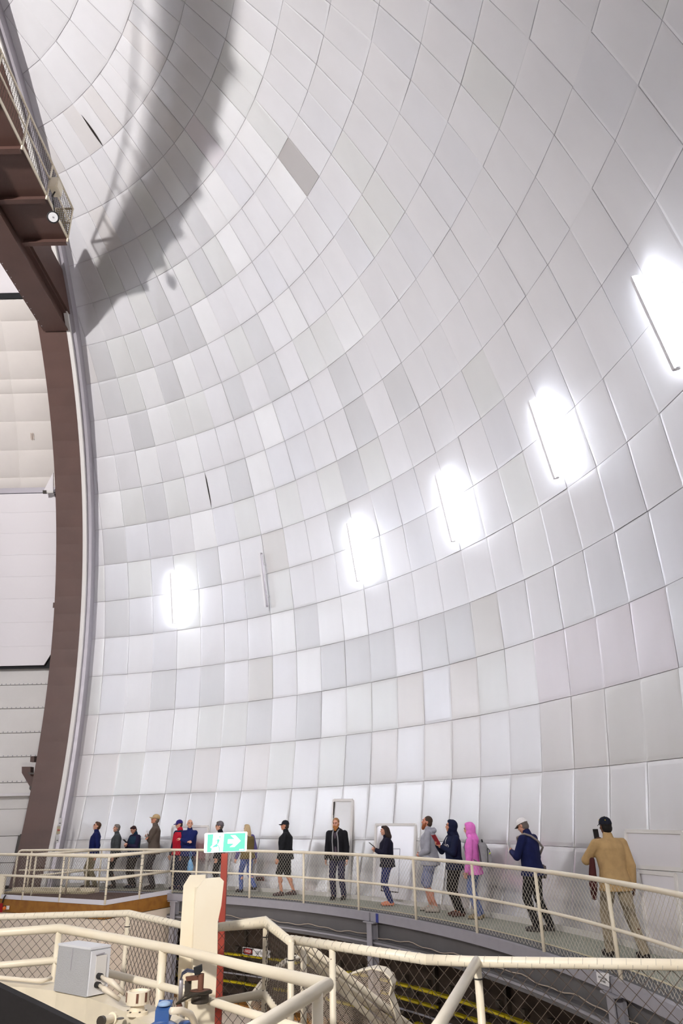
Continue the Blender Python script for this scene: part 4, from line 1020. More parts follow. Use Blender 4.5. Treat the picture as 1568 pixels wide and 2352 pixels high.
def person(feet, head_px, face, label, sk, top, legs, shoes, hair=None, cap=None, hood=None, beanie=None, beard=None, glasses=False,
           hands=((.0, .0), (.0, .0)), stance=((-.1, 0), (.1, 0)), lean=0.0, hyaw=0.0, hpitch=0.0, fat=1.0, shorts=False, vest=None, long_hair=None, female=False,
           vox=.009, coat=0.0, back=0.0, sit=0.0, open_front=None, palms=(0, 0), curl=(.6, .6), r_max=16.0, H=None, side=0.0, collar=True, bald=False, lift=(0, 0), twist=0.0):
    fat *= 1.12
    P = at_z(feet[0], feet[1], 0); r = math.hypot(P.x, P.y)
    if r > r_max:                                            # keep the visitor off the wall, on the same sight line
        lo, hi = 5.0, 88.0
        for _ in range(50):
            m_ = (lo + hi) / 2
            if to_px(cyl(m_, r_max, 0))[0] < feet[0]: lo = m_
            else: hi = m_
        P = cyl(lo, r_max, 0)
    if H is None:
        lo, hi = 1.3, 2.1
        for _ in range(40):
            m_ = (lo + hi) / 2
            if to_px(P + Vector((0, 0, m_)))[1] > head_px: lo = m_
            else: hi = m_
        H = lo
    tc = CAM - P; tc.z = 0; tc.normalize(); ang = math.atan2(tc.y, tc.x) - math.radians(face)    # 0 faces the camera, 90 image left
    e = empty('person', P, ang - PI / 2); tag(e, label, 'person')
    s = H / 1.75; skm = skin(sk)
    V = Vector
    hipz = .925 * s; hipc = V((0, 0, hipz)); ln = V((side, math.sin(lean), math.cos(lean)))
    def sp_(z, x=0, y=0):                      # point on the torso: height z above the hips along the leaning spine
        return hipc + ln * (z * s) + V((x * s, y * s * math.cos(lean), -y * s * math.sin(lean) * .6))
    tr = Matrix.Rotation(twist, 3, 'Z')
    shl = .168 if female else .188
    sh = [hipc + ln * (.472 * s) + tr @ V((k * shl * s * (1 + (fat - 1) * .4), 0, 0)) for k in (-1, 1)]
    nk0, nk1 = sp_(.525, 0, -.01), sp_(.60, 0, .015)
    Rh = Matrix.Rotation(hyaw, 3, 'Z') @ Matrix.Rotation(hpitch, 3, 'X')
    hc = nk1 + V((0, 0, .0)) + Rh @ V((0, .018 * s, .098 * s)); hk = s * (1.0 if not female else .96)
    def hp(x, y, z): return hc + Rh @ V((x * hk, y * hk, z * hk))
    # legs
    feetp = [V((f[0], f[1], 0)) * s for f in stance]; ankles = [f + V((0, -.045 * s, .085 * s + l_)) for f, l_ in zip(feetp, lift)]
    hips = [hipc + V((k * .092 * s * fat ** .5, 0, -.02 * s)) for k in (-1, 1)]
    knees = []
    for k in (0, 1):
        kn, an = ik(hips[k], ankles[k], .425 * s, .43 * s, V((0, 1, 0))); knees.append(kn); ankles[k] = an
    # arms
    elb, wr = [], []
    for k, sg in ((0, -1), (1, 1)):
        h = hands[k]
        if len(h) == 2: tgt = sh[k] + V((sg * (.07 + h[0]) * s, h[1] * s + .03, -.545 * s)); hint = V((sg * .3, -1, 0))
        else: tgt = hipc + ln * (h[2] * s) + V((h[0] * s, h[1] * s, 0)); hint = V((sg * .75, -.45, -.8)) if h[0] * sg > -.06 else V((sg * .45, .1, -1))
        a_, b_ = ik(sh[k], tgt, .295 * s, .265 * s, hint); elb.append(a_); wr.append(b_)
    B = Body()
    fl = fat
    tor = lambda g: [(sp_(-.10), (.135 + g) * s * fl, (.095 + g) * s * fl), (sp_(0.0, 0, -.01), (.155 + g) * s * fl, (.11 + g) * s * fl), (sp_(.15, 0, .005), (.13 + g) * s * fl, (.095 + g) * s * fl * 1.03),
                     (sp_(.30, 0, .01), (.15 + g) * s * fl, (.105 + g) * s * fl), (sp_(.42, 0, 0), (.155 + g) * s * (fl + .6) / 1.6, (.10 + g) * s * fl), (sp_(.50, 0, -.01), (.13 + g) * s * (fl + 1) / 2, (.07 + g) * s), (sp_(.54, 0, -.01), (.07 + g) * s, (.05 + g) * s)]
    B.loft(tor(0)); B.cap(nk0, nk1, .056 * s, .052 * s); B.cap(nk1, hp(0, -.01, -.03), .052 * s, .055 * s)
    # head: cranium, jaw, brow, nose, lips, chin, ears
    B.ell(hp(0, -.008, .022), (.074 * hk, .094 * hk, .092 * hk), Rh); B.ell(hp(0, .022, -.035), (.060 * hk, .068 * hk, .078 * hk), Rh); B.ell(hp(0, .062, -.088), (.030 * hk, .026 * hk, .022 * hk), Rh)
    B.cap(hp(0, .086, .018), hp(0, .106, -.022), .009 * hk, .0135 * hk); B.ell(hp(0, .083, .034), (.05 * hk, .014 * hk, .012 * hk), Rh); B.ell(hp(0, .084, -.055), (.026 * hk, .013 * hk, .013 * hk), Rh)
    for k in (-1, 1): B.ell(hp(.074 * k, -.012, -.004), (.011 * hk, .022 * hk, .032 * hk), Rh); B.ell(hp(.042 * k, .062, -.022), (.02 * hk, .02 * hk, .02 * hk), Rh)
    for k in (0, 1):
        B.cap(sh[k], elb[k], .052 * s, .041 * s); B.cap(elb[k], wr[k], .041 * s, .027 * s)
        B.cap(hips[k], knees[k], .082 * s * fl ** .5, .055 * s); B.cap(knees[k] - V((0, .008, .06)) * s, lerp(knees[k], ankles[k], .38) - V((0, .02, 0)) * s, .05 * s, .055 * s); B.cap(knees[k], ankles[k], .052 * s, .037 * s)
        B.cap(ankles[k], feetp[k] + V((0, .1 * s, .03 * s + lift[k])), .036 * s, .03 * s)
        # hand: palm, four fingers of unequal length, thumb from the side
        sg = (-1, 1)[k]; d = (wr[k] - elb[k]).normalized(); pn = V((-sg, .15, 0)) if not palms[k] else V(palms[k]); pn = (pn - d * pn.dot(d)).normalized(); sd = d.cross(pn) 
        if sd.y < 0 and len(hands[k]) == 2: sd = -sd
        pc = wr[k] + d * .05 * s
        Mp = Matrix((sd, d, pn)).transposed(); B.ell(pc, (.040 * s, .052 * s, .017 * s), Mp); B.cap(wr[k], pc, .026 * s, .022 * s)
        c_ = curl[k]
        for q, (off, ln_) in enumerate(((.030, .070), (.010, .080), (-.010, .075), (-.030, .058))):
            b0 = wr[k] + (d * .088 + sd * off) * s; d1 = (d * math.cos(c_) + pn * math.sin(c_)); b1_ = b0 + d1 * ln_ * .52 * s; d2 = d * math.cos(c_ * 2) + pn * math.sin(c_ * 2); b2_ = b1_ + d2 * ln_ * .48 * s
            B.cap(b0, b1_, .0095 * s, .0088 * s, 8); B.cap(b1_, b2_, .0088 * s, .0076 * s, 8)
        t0 = wr[k] + (d * .025 + sd * .028) * s; t1 = t0 + (d * .032 + sd * .028 + pn * .012) * s; t2 = t1 + (d * .028 + sd * .004 + pn * .016) * s
        B.cap(t0, t1, .0125 * s, .0105 * s, 8); B.cap(t1, t2, .0105 * s, .0085 * s, 8)
    body = B.fuse('body', skm, e, min(vox, .008), 2, .4)
    # face marks
    for k in (-1, 1):
        if glasses: Body().ell(hp(.034 * k, .094, .012), (.026 * hk, .008 * hk, .017 * hk), Rh).mb.build('sunglass_lens', 'ink', e, True, False)
        else: Body().ell(hp(.032 * k, .087, .010), (.012 * hk, .006 * hk, .0065 * hk), Rh).mb.build('eye', cm((46, 34, 30)), e, True, False)
        MB().tube([hp(.016 * k, .096, .03), hp(.034 * k, .094, .036), hp(.052 * k, .08, .03)], .0045 * hk, 5).build('eyebrow', cm(hair or beard or (90, 80, 74)), e, True, False)
    if not beard: MB().tube([hp(-.022, .088, -.058), hp(0, .098, -.056), hp(.022, .088, -.058)], .004 * hk, 5).build('mouth', cm((150, 84, 76)), e, True, False)
    if beard:
        Bd = Body(); Bd.ell(hp(0, .045, -.085), (.058 * hk, .055 * hk, .052 * hk), Rh); Bd.ell(hp(0, .07, -.12), (.036 * hk, .035 * hk, .045 * hk), Rh); Bd.ell(hp(0, .09, -.046), (.036 * hk, .012 * hk, .010 * hk), Rh)
        for k in (-1, 1): Bd.cap(hp(.064 * k, .015, -.015), hp(.05 * k, .04, -.08), .014 * hk, .02 * hk)
        Bd.fuse('beard', cm(beard), e, .007, 2)
    # hair
    if hair and not bald and not (hood and hood != 'down'):
        Hd = Body(); Hd.ell(hp(0, -.022, .036), (.084 * hk, .094 * hk, .090 * hk), Rh); Hd.ell(hp(0, -.045, -.02), (.076 * hk, .066 * hk, .075 * hk), Rh)
        if not cap and not hood: Hd.ell(hp(0, .03, .085), (.062 * hk, .058 * hk, .038 * hk), Rh)
        if long_hair:
            for k in (-1, 1):
                Hd.chain([hp(.07 * k, -.02, .02), hp(.085 * k, -.03, -.08), hp(.075 * k, -.06, -.08 - long_hair * .5)], [.03 * hk, .042 * hk, .045 * hk])
            Hd.chain([hp(0, -.07, .03), hp(0, -.09, -.10), hp(0, -.095, -.08 - long_hair * .6), hp(0, -.085, -.08 - long_hair)], [.06 * hk, .075 * hk, .085 * hk, .03 * hk])
        Hd.fuse('hair', cm(hair, .7), e, .008, 2)
    if cap:
        col, back_col = cap
        mb = MB(); n = 24; rings = []
        for q in range(7):
            t = q / 6 * PI / 2; rings.append((.088 * hk * math.cos(t) ** .8 if q < 6 else .004, .104 * hk * math.cos(t) ** .8 if q < 6 else .004, .032 + .098 * math.sin(t)))
        Vv = []
        for a, b, z in rings:
            for k in range(n): t = 2 * PI * k / n; Vv.append(hc + Rh @ V((a * math.cos(t), b * math.sin(t) - .01 * hk, z * hk)))
        Ff = [(i * n + k, i * n + (k + 1) % n, (i + 1) * n + (k + 1) % n, (i + 1) * n + k) for i in range(6) for k in range(n)] + [tuple(6 * n + k for k in range(n))]
        mb.add(Vv, Ff); mb.build('cap_crown', cm(col), e, True, False)
        bm_ = MB(); top_, bot = [], []
        for k in range(13):
            t = PI * (.14 + .72 * k / 12); top_.append(hp(.088 * math.cos(t), .10 * math.sin(t) - .012, .036)); bot.append(hp(.082 * math.cos(t), .175 * math.sin(t) ** .8 - .012, .026 - .02 * abs(math.cos(t))))
        A_ = top_ + bot; Bv = [p - Rh @ V((0, 0, .006)) for p in A_]
        bm_.add(A_ + Bv, [(k, k + 1, 14 + k, 13 + k) for k in range(12)] + [(26 + k, 39 + k, 40 + k, 27 + k) for k in range(12)] + [(13 + k, 14 + k, 40 + k, 39 + k) for k in range(12)])
        bm_.build('cap_brim', cm(back_col), e, True, False)
        MB().lathe([(0, 0), (.009, 0), (.006, .005), (0, .006)], hp(0, -.01, .129), Rh @ V((0, 0, 1)), 8).build('cap_button', cm(col), e, False, False)
    if beanie:
        Bn = Body(); Bn.ell(hp(0, -.02, .045), (.088 * hk, .104 * hk, .095 * hk), Rh); Bn.ell(hp(0, -.045, .02), (.086 * hk, .08 * hk, .07 * hk), Rh); Bn.fuse('beanie', cm(beanie), e, .009, 2)
        MB().tube([hp(.089 * math.cos(t), .10 * math.sin(t) - .02, .028 + .012 * math.sin(t)) for t in [2 * PI * k / 20 for k in range(20)]], .012 * hk, 6, closed=True).build('beanie_cuff', cm(beanie), e, True, False)
    # top garment
    tm = cm(top); J = Body(); g = .03
    low = [(sp_(-.10 - coat), (.165 + g) * s * fl, (.125 + g) * s * fl), (sp_(-.06 - coat * .6), (.163 + g) * s * fl, (.122 + g) * s * fl)]
    J.loft(low + tor(g)[1:]); 
    for k in (0, 1):
        J.cap(sh[k], elb[k], .075 * s, .065 * s); J.cap(elb[k], lerp(elb[k], wr[k], .92), .067 * s, .048 * s); J.cap(lerp(elb[k], wr[k], .86), lerp(elb[k], wr[k], .96), .048 * s, .045 * s)
        J.ell(elb[k], (.070 * s,) * 3); J.cap(sp_(.49), sh[k], .070 * s, .068 * s); J.cap(nk0, sh[k], .045 * s, .05 * s)
    if collar: J.cap(nk0 - V((0, .0, .0)), lerp(nk0, nk1, .75), .074 * s, .070 * s)
    else: J.cap(nk0 - V((0, 0, .01)), lerp(nk0, nk1, .25), .078 * s, .07 * s)
    if hood == 'down': J.chain([sp_(.52, -.09, -.07), sp_(.54, 0, -.11), sp_(.52, .09, -.07)], [.045 * s, .06 * s, .045 * s])
    tj = J.fuse('jacket', tm, e, max(vox, .010), 5, .5)
    if hood and hood != 'down':
        Hh = Body(); Hh.ell(hp(0, -.040, .022), (.100 * hk, .118 * hk, .126 * hk), Rh); Hh.ell(hp(0, -.045, -.05), (.094 * hk, .10 * hk, .10 * hk), Rh)
        Hh.chain([hp(-.066, .03, -.06), hp(-.05, .035, -.125)], [.03 * hk, .035 * hk]); Hh.chain([hp(.066, .03, -.06), hp(.05, .035, -.125)], [.03 * hk, .035 * hk]); Hh.ell(hp(0, .005, .10), (.07 * hk, .075 * hk, .045 * hk), Rh)
        Hh.fuse('hood', cm(hood), e, .009, 4)
        Nk = Body(); Nk.chain([sp_(.50, -.1, .0), sp_(.56, -.06, .03), sp_(.565, 0, .05)], [.05 * s, .05 * s, .045 * s]); Nk.chain([sp_(.50, .1, .0), sp_(.56, .06, .03), sp_(.565, 0, .05)], [.05 * s, .05 * s, .045 * s])
        Nk.chain([sp_(.50, 0, -.07), lerp(nk1, hp(0, -.07, -.04), .6)], [.08 * s, .075 * s]); Nk.fuse('hood_collar', cm(hood), e, .01, 4)
    if vest:
        Vt = Body(); Vt.loft([(c, a + .010, b + .010) for c, a, b in ([(sp_(-.08 - coat), (.168 + g) * s * fl, (.128 + g) * s * fl)] + tor(g)[1:6])]); Vt.cap(nk0, lerp(nk0, nk1, .85), .082 * s, .076 * s); Vt.fuse('vest', cm(vest), e, .011, 4)
    if open_front:
        fr_, lining = open_front
        Sf = Body(); Sf.loft([(sp_(z, 0, .055), a * s * fl, .088 * s * fl) for z, a in ((-.06, .058), (.1, .056), (.3, .062), (.42, .05), (.5, .032))]); Sf.fuse('shirt_front', cm(fr_), e, .01, 3)
        for k in (-1, 1): MB().tube([sp_(z, k * a, .132 * fl) for z, a in ((-.08, .068), (.1, .066), (.3, .07), (.42, .064), (.5, .05))] + [sp_(.56, k * .06, .03), sp_(.565, k * .05, -.04)], .016 * s, 8).build('hood_lining', cm(lining), e, True, False)
    # trousers or shorts
    T = Body(); wd = .026 if not female else .016
    T.loft([(sp_(.09), (.140 + .014) * s * fl, (.10 + .014) * s * fl), (sp_(0), (.162 + .01) * s * fl, (.118 + .01) * s * fl), (sp_(-.08), (.165 + .01) * s * fl, (.12 + .01) * s * fl), (sp_(-.13), (.13) * s * fl, (.10) * s * fl)])
    for k in (0, 1):
        if shorts: T.cap(hips[k], lerp(hips[k], knees[k], .96), (.098 + wd * .4) * s * fl ** .5, (.082 + wd * .5) * s)
        else:
            T.cap(hips[k], knees[k], (.090 + wd * .5) * s * fl ** .5, (.060 + wd * .7) * s); T.cap(knees[k], lerp(knees[k], ankles[k], .9), (.060 + wd * .7) * s, (.046 + wd * .75) * s); T.cap(lerp(knees[k], ankles[k], .85), lerp(knees[k], ankles[k], 1.0), (.046 + wd * .75) * s, (.044 + wd * .75) * s)
    T.fuse('shorts' if shorts else 'trousers', cm(legs), e, max(vox, .010), 4)
    for k in (0, 1):
        S = Body(); f = feetp[k] + V((0, 0, lift[k])); an = ankles[k]
        S.cap(f + V((0, -.07, .045)) * s, f + V((0, .06, .042)) * s, .047 * s, .046 * s); S.cap(f + V((0, .06, .04)) * s, f + V((0, .145, .032)) * s, .046 * s, .034 * s); S.cap(f + V((0, -.05, .05)) * s, f + V((0, -.03, .1)) * s, .046 * s, .043 * s)
        so_ = S.fuse('shoe', cm(shoes if not isinstance(shoes[0], tuple) else shoes[k], .6), e, .009, 2)
        for v in so_.data.vertices: v.co.z = max(v.co.z, lift[k] + .004)
        sol = MB(); pl_ = []
        for q in range(20):
            t = 2 * PI * q / 20; pl_.append(f + V((.047 * math.sin(t) * (1.0 if math.cos(t) > 0 else .9), .035 + .145 * math.cos(t), .0)) * s)
        sol.prism(pl_, (0, 0, .018 * s)); sol.build('sole', cm((70, 66, 64)), so_, False, False)
    inf = dict(e=e, s=s, P=P, wr=wr, elb=elb, sh=sh, hc=hc, hp=hp, sp=sp_, Rh=Rh, hk=hk, nk=nk0, d=[(wr[k] - elb[k]).normalized() for k in (0, 1)], fat=fl)
    inf['w'] = lambda p: P + Matrix.Rotation(ang - PI / 2, 3, 'Z') @ p
    inf['wv'] = lambda v: Matrix.Rotation(ang - PI / 2, 3, 'Z') @ v
    return inf
NAVY, BLK, KHAKI, DENIM = (20, 26, 62), (22, 21, 26), (150, 136, 112), (70, 88, 132)
FAIR, TAN_, DARK = (214, 160, 136), (196, 136, 108), (98, 64, 48)
DN = ((0, 0), (0, 0))
p1 = person((206, 2040), 1887, 85, 'visitor in navy sweater and khaki trousers with sunglasses, nearest the brown arch', FAIR, (18, 28, 82), (128, 116, 88), (86, 74, 60), hair=(84, 58, 44), glasses=True, hpitch=.28, hands=((.0, -.06), (0, -.06)), lean=-.05, vox=.01, stance=((-.1, -.08), (.12, .1)))
p2 = person((257, 2040), 1892, 88, 'grey haired visitor in a charcoal jacket and black trousers, second from the arch', FAIR, (74, 78, 80), BLK, (40, 38, 40), hair=(132, 124, 120), female=True, vox=.01, hands=((0, .02), (0, .02)), hpitch=.08)
p3 = person((300, 2038), 1894, 55, 'dark haired visitor in a teal vest looking down at a phone', FAIR, (34, 28, 58), BLK, (36, 40, 56), hair=(58, 36, 38), female=True, vest=(26, 52, 74), hpitch=-.5, hands=((-.05, .27, .26), (.03, .29, .27)), vox=.01, curl=(.9, .9))
p4 = person((346, 2042), 1870, 92, 'tall visitor in a tan cap and brown jacket with arms folded', TAN_, (98, 86, 78), (52, 50, 58), (46, 40, 40), hair=(110, 96, 84), cap=((186, 160, 120), (176, 150, 110)), hpitch=.2, hands=((.11, .19, .31), (-.11, .17, .25)), vox=.01, coat=.03)
p5 = person((405, 2036), 1882, 55, 'visitor in a purple cap and red vest over navy sleeves', FAIR, (26, 30, 60), (34, 38, 60), (40, 34, 60), hair=(60, 44, 40), cap=((52, 40, 112), (44, 34, 96)), vest=(186, 26, 48), female=True, hands=((.02, .05), (.02, .05)), hyaw=-.3, hpitch=-.1, vox=.01)
p6 = person((428, 2045), 1881, 45, 'bald visitor in a royal navy sweater with folded arms', FAIR, (24, 34, 92), (40, 42, 58), (44, 40, 66), bald=True, hands=((.11, .19, .31), (-.11, .17, .25)), hyaw=.9, vox=.01, fat=1.08)
p7 = person((500, 2050), 1886, 90, 'visitor in a grey beanie half hidden behind the exit sign', FAIR, (30, 30, 38), (26, 26, 32), (40, 36, 36), hair=(90, 80, 74), beanie=(104, 98, 104), glasses=True, vox=.01, hands=((0, .03), (0, .03)))
p8 = person((566, 2048), 1892, 140, 'visitor with long blonde hair, olive vest and blue jeans walking left', FAIR, (96, 88, 140), (84, 102, 158), (52, 48, 54), hair=(188, 164, 128), long_hair=.38, vest=(112, 96, 58), female=True, stance=((-.07, .20), (.07, -.22)), lift=(0, .06), lean=.06, vox=.01, hands=((.02, .12), (.02, -.1)))
p9 = person((655, 2057), 1884, 98, 'visitor in black cap, black jacket and black shorts', TAN_, (28, 29, 34), (32, 32, 34), (84, 68, 68), hair=(60, 50, 46), cap=((34, 34, 42), (30, 30, 36)), shorts=True, stance=((-.08, .13), (.1, -.16)), hands=((.03, .12), (.02, -.06)), vox=.0095, hpitch=.05, fat=1.22)
p10 = person((777, 2065), 1877, 18, 'bearded visitor in an open black jacket standing before the grey door', FAIR, (24, 24, 30), (48, 46, 74), (30, 28, 32), hair=(150, 108, 70), beard=(176, 116, 64), open_front=((82, 70, 84), (156, 154, 158)), lean=.10, hpitch=-.12, hands=((.0, .05), (-.02, .05)), stance=((-.12, .0), (.12, .02)), vox=.009, hood='down')
p11 = person((893, 2080), 1895, 82, 'dark haired visitor in a black fleece, blue jeans and orange shoes', FAIR, (26, 24, 44), (46, 54, 108), ((226, 140, 106), (226, 140, 106)), hair=(64, 50, 46), long_hair=.10, female=True, hands=((-.04, .27, .27), (.03, .30, .29)), fat=1.12, vox=.009, curl=(1.0, .9))
p12 = person((995, 2094), 1873, 97, 'bearded visitor in a pale grey hoodie and grey blue shorts', (206, 140, 116), (164, 164, 174), (138, 144, 178), (176, 166, 156), hair=(72, 56, 46), beard=(150, 84, 50), shorts=True, hood='down', fat=1.16, hpitch=.18, hands=((-.08, .19, .10), (.08, .19, .10)), stance=((-.12, -.03), (.12, .1)), vox=.009)
p13 = person((1052, 2104), 1883, 68, 'visitor in a navy hooded sweatshirt with white letters reading a red book', TAN_, (22, 28, 56), (26, 22, 24), (78, 46, 40), hair=(60, 50, 46), hood=(20, 26, 54), female=True, hpitch=.12, hyaw=-.25, hands=((-.10, .29, .33), (.05, .33, .36)), palms=((.6, -.3, .5), (-.6, -.3, .5)), curl=(.5, .5), vox=.009, fat=1.05)
p14 = person((1098, 2110), 1889, 105, 'visitor in a bright pink hoodie wearing a grey backpack', FAIR, (232, 124, 206), (104, 120, 168), (150, 132, 100), hair=(92, 66, 52), hood=(234, 126, 208), female=True, hands=((.0, .06), (0, .06)), hpitch=-.1, vox=.009, coat=.04)
p15 = person((1238, 2138), 1876, 118, 'visitor in a white cap and navy fleece with a shoulder bag, looking at a phone', (206, 150, 126), (20, 27, 72), (30, 27, 30), (66, 62, 62), hair=(110, 100, 96), cap=((238, 234, 234), (70, 66, 66)), hpitch=-.42, hands=((-.10, .30, .27), (.02, .03)), vox=.0085, stance=((-.1, .02), (.1, -.12)), fat=1.06, lean=.04)
p16 = person((1438, 2200), 1876, 152, 'visitor in a black cap and tan fleece walking away at the right', DARK, (184, 152, 106), (158, 144, 122), (44, 36, 34), hair=(26, 22, 22), cap=((22, 24, 38), (20, 22, 34)), stance=((-.16, .16), (.18, -.14)), hands=((-.13, .20, .47), (-.02, -.06)), vox=.0085, r_max=15.85, fat=1.04, coat=.02)

# carried things (each a thing of its own)
def wbox(name, c, X, Y, Z, m, parent): return MB().obox(c, X, Y, Z).build(name, m, parent)
def phone(p, k, label, m, tilt=.6, up=.06):
    c = p['w'](p['wr'][k] + p['d'][k] * .10 * p['s'] + Vector((0, .0, up))); f = p['wv'](Vector((0, 1, 0))); r = p['wv'](Vector((1, 0, 0))); u = Vector((0, 0, 1))
    uu = (u * math.cos(tilt) + f * math.sin(tilt)); nn = uu.cross(r)
    e = empty('phone', c); tag(e, label, 'phone', 'phones held by visitors')
    MB().obox(c, r * .037, uu * .075, nn * .005).build('case', 'ink' if m == 'dark' else 'sign_w', e)
    MB().obox(c + nn * (.006 if nn.dot(f) < 0 else -.006), r * .033, uu * .068, nn * .001).build('screen', 'seal' if m == 'dark' else 'grey_w', e)
phone(p3, 1, 'dark phone in the hands of the visitor in the teal vest', 'dark', .9)
phone(p4, 1, 'white phone held by the visitor in the tan cap', 'white', .2, .1)
phone(p11, 1, 'small dark phone held by the visitor in orange shoes', 'dark', .9)
phone(p15, 0, 'slim phone held up by the visitor in the white cap', 'white', .1, .05)
phone(p16, 0, 'dark phone raised to the face by the visitor in tan fleece', 'dark', .1, .03)
# red book
m_ = (p13['wr'][0] + p13['wr'][1]) / 2 + Vector((-.0, .09, .10)); c = p13['w'](m_); f = p13['wv'](Vector((0, 1, 0))); r = p13['wv'](Vector((1, 0, 0)))
bk_ = empty('red_book', c); tag(bk_, 'open dark red book in the hands of the hooded visitor', 'book')
uu = (Vector((0, 0, 1)) * .86 + f * .5).normalized(); n2 = r.cross(uu).normalized()
for sgn in (-1, 1):
    q = (r * math.cos(.25) - n2 * sgn * math.sin(.25) * (1 if n2.dot(f) > 0 else -1)).normalized(); qn = q.cross(uu)
    MB().obox(c + q * sgn * .062, q * .062, uu * .095, qn * .004).build('cover', mat('book_red', (150, 16, 34), .5), bk_)
    MB().obox(c + q * sgn * .060 - f * .008, q * .057, uu * .09, qn * .004).build('pages', 'sign_w', bk_)
# lettering and drawstring on the navy sweatshirt
def chest_text(p, body, size, z, a, b, m, lim=.16):
    cu = bpy.data.curves.new('t', 'FONT'); cu.body = body; cu.size = size; cu.align_x = 'CENTER'; cu.align_y = 'CENTER'; cu.resolution_u = 2; cu.offset = .0016
    t = bpy.data.objects.new('t', cu); COL.objects.link(t); dg = bpy.context.evaluated_depsgraph_get(); me = bpy.data.meshes.new_from_object(t.evaluated_get(dg)); bpy.data.objects.remove(t)
    bm = bmesh.new(); bm.from_mesh(me); bmesh.ops.subdivide_edges(bm, edges=bm.edges[:], cuts=1); bm.to_mesh(me); bm.free()
    s = p['s']
    for v in me.vertices:
        x = -v.co.x; zz = z + v.co.y / s; xx = max(-.96, min(.96, x / a)); yb = b * (1 - abs(xx) ** 2.3) ** .45
        q = p['sp'](zz); v.co = Vector((x, q.y + yb + .011, q.z))
    me.materials.clear(); return link('lettering', me, m, p['e'], False, False)
k_ = p13['s'] * p13['fat']
chest_text(p13, 'CHAD', .085, .335, .185 * k_, .137 * k_, 'sign_w')
chest_text(p13, 'DANCE', .035, .17, .165 * k_, .130 * k_, 'sign_w') if False else None
MB().tube([p13['sp'](.50, .02, .11), p13['sp'](.44, .025, .147), p13['sp'](.34, .02, .158)], .005, 6).build('drawstring', 'sign_w', p13['e'], True, False)
# backpack
def backpack(p):
    s = p['s']; e = empty('backpack', p['P'], p['e'].rotation_euler.z); tag(e, 'grey backpack with black zips on the pink hoodie', 'backpack')
    sp = p['sp']; B = Body(); B.loft([(sp(.0, 0, -.22), .13 * s, .075 * s), (sp(.06, 0, -.235), .15 * s, .10 * s), (sp(.22, 0, -.235), .15 * s, .10 * s), (sp(.38, 0, -.22), .135 * s, .085 * s), (sp(.45, 0, -.20), .09 * s, .06 * s)])
    B.fuse('main_sack', cm((150, 148, 152)), e, .01, 6)
    B = Body(); B.loft([(sp(.03, 0, -.31), .11 * s, .03 * s), (sp(.1, 0, -.325), .12 * s, .045 * s), (sp(.24, 0, -.315), .11 * s, .04 * s), (sp(.3, 0, -.30), .07 * s, .03 * s)]); B.fuse('front_pocket', cm((160, 158, 162)), e, .01, 4)
    for k in (-1, 1):
        MB().tube([sp(.40, k * .07, -.13), sp(.515, k * .085, -.05), sp(.50, k * .10, .08), sp(.36, k * .13, .145), sp(.2, k * .17, .05), sp(.08, k * .15, -.14)], .017 * s, 6).build('strap', cm((128, 126, 132)), e, True, False)
        MB().tube([sp(.05, k * .125, -.325), sp(.2, k * .13, -.335), sp(.31, k * .08, -.325), sp(.34, 0, -.315)], .006, 6).build('zip', cm((30, 30, 34)), e, True, False)
        MB().tube([sp(.02, k * .155, -.2), sp(.2, k * .162, -.19), sp(.4, k * .12, -.16)], .006, 6).build('piping', cm((40, 40, 44)), e, True, False)
    MB().tube([sp(.44, -.03, -.22), sp(.49, 0, -.21), sp(.44, .03, -.22)], .01, 6).build('haul_loop', cm((34, 34, 38)), e, True, False)
    MB().obox(sp(.25, -.05, -.365), Vector((.045, 0, .006)), Vector((0, .004, 0)), Vector((0, 0, .008))).build('lime_tab', cm((206, 226, 60)), e, False, False)
backpack(p14)
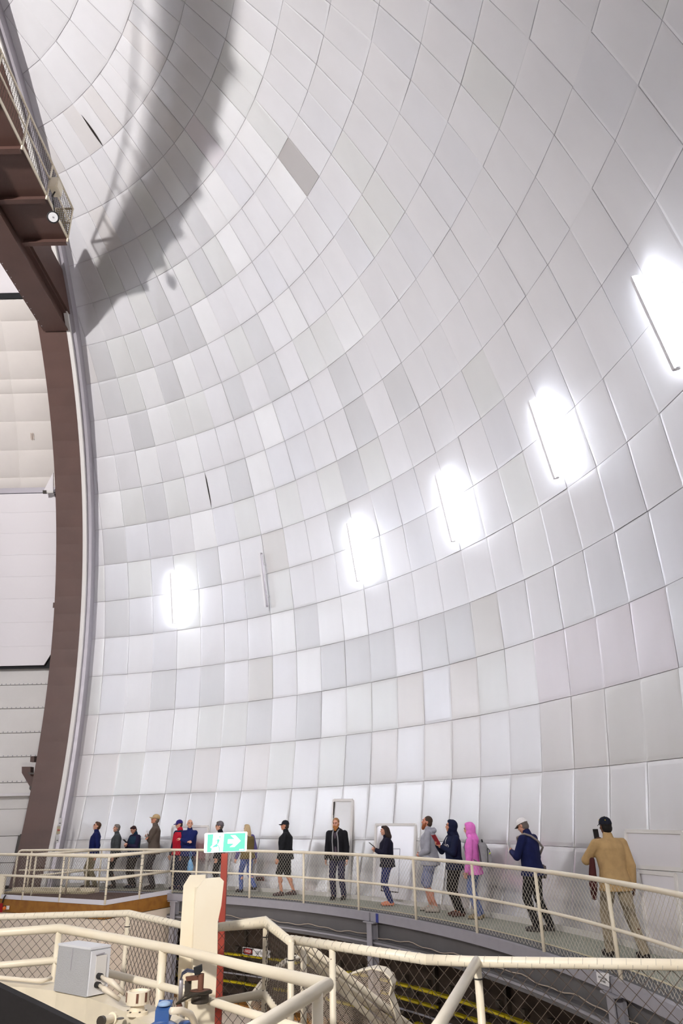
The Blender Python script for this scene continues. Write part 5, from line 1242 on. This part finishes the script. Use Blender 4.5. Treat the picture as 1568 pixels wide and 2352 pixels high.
# shoulder bag of the visitor in the white cap
def shoulder_bag(p):
    s = p['s']; e = empty('shoulder_bag', p['P'], p['e'].rotation_euler.z); tag(e, 'taupe shoulder bag on a wide strap across the navy fleece', 'bag')
    sp = p['sp']; f = p['fat']
    pts = [sp(.05, .20 * f, .05), sp(.2, .205 * f, -.05), sp(.33, .12 * f, -.155 * f), sp(.44, 0.0, -.150 * f), sp(.52, -.10, -.115), sp(.555, -.14, -.02), sp(.50, -.13, .115 * f), sp(.34, .0, .165 * f), sp(.16, .14 * f, .13 * f), sp(.05, .20 * f, .05)]
    mb = MB()
    fine = []
    for k in range(len(pts) - 1):
        for q in range(4): fine.append(lerp(pts[k], pts[k + 1], q / 4))
    mb.tube(fine + [pts[-1]], .017 * s, 6); mb.build('strap', cm((140, 130, 124)), e, True, False)
    B = Body(); B.loft([(sp(-.16, .235 * f, .03), .05, .12), (sp(-.1, .245 * f, .03), .06, .13), (sp(.02, .24 * f, .03), .055, .125), (sp(.06, .225 * f, .03), .03, .11)]); B.fuse('pouch', cm((110, 100, 98)), e, .01, 4)
    MB().obox(sp(.0, .30 * f, .03), Vector((.006, 0, 0)), Vector((0, .1, 0)), Vector((0, 0, .03))).build('flap', cm((96, 88, 88)), e, False, False)
shoulder_bag(p15)
# blue bag by the bald visitor, dark red garment in the far right visitor's hand
c = p6['w'](Vector((-.20, .12, .62))); B = Body(); 
be2 = empty('plastic_bag', c); tag(be2, 'pale blue plastic bag hanging beside the bald visitor', 'bag')
B.loft([(c + Vector((0, 0, -.16)), .07, .05), (c + Vector((.01, 0, -.08)), .085, .06), (c + Vector((0, .01, .03)), .06, .045), (c + Vector((0, 0, .12)), .02, .02)]); o = B.fuse('sack', mat('bag_blue', (120, 180, 226), .4), be2, .01, 3); o.location = -Vector(be2.location)
MB().tube([c + Vector((0, 0, .12)), c + Vector((.03, .0, .22)), c + Vector((0, 0, .3)), c + Vector((-.03, 0, .22)), c + Vector((0, 0, .12))], .006, 5).build('handle', mat('bag_blue2', (130, 186, 230), .4), be2)
w16 = at_depth(1362, 2030, to_px(p16['P'] + Vector((0, 0, .9)))[2] - .05); ge = empty('folded_jacket', w16); tag(ge, 'dark maroon folded jacket hanging at the left side of the visitor in tan', 'jacket')
B = Body(); B.chain([w16 + Vector((.03, 0, .28)), w16 + Vector((.01, .0, .12)), w16, w16 + Vector((-.01, .01, -.16))], [.035, .05, .055, .035]); o = B.fuse('cloth', cm((74, 34, 34)), ge, .01, 4); o.location = -Vector(w16)
for a in (.5, 1.2, 1.9, 2.6, 4.2):
    pp = p16['hp'](.078 * math.cos(a), .094 * math.sin(a) - .01, .085); Body().ell(pp, (.006, .006, .006)).mb.build('eyelet', cm((230, 200, 60)), p16['e'], True, False)
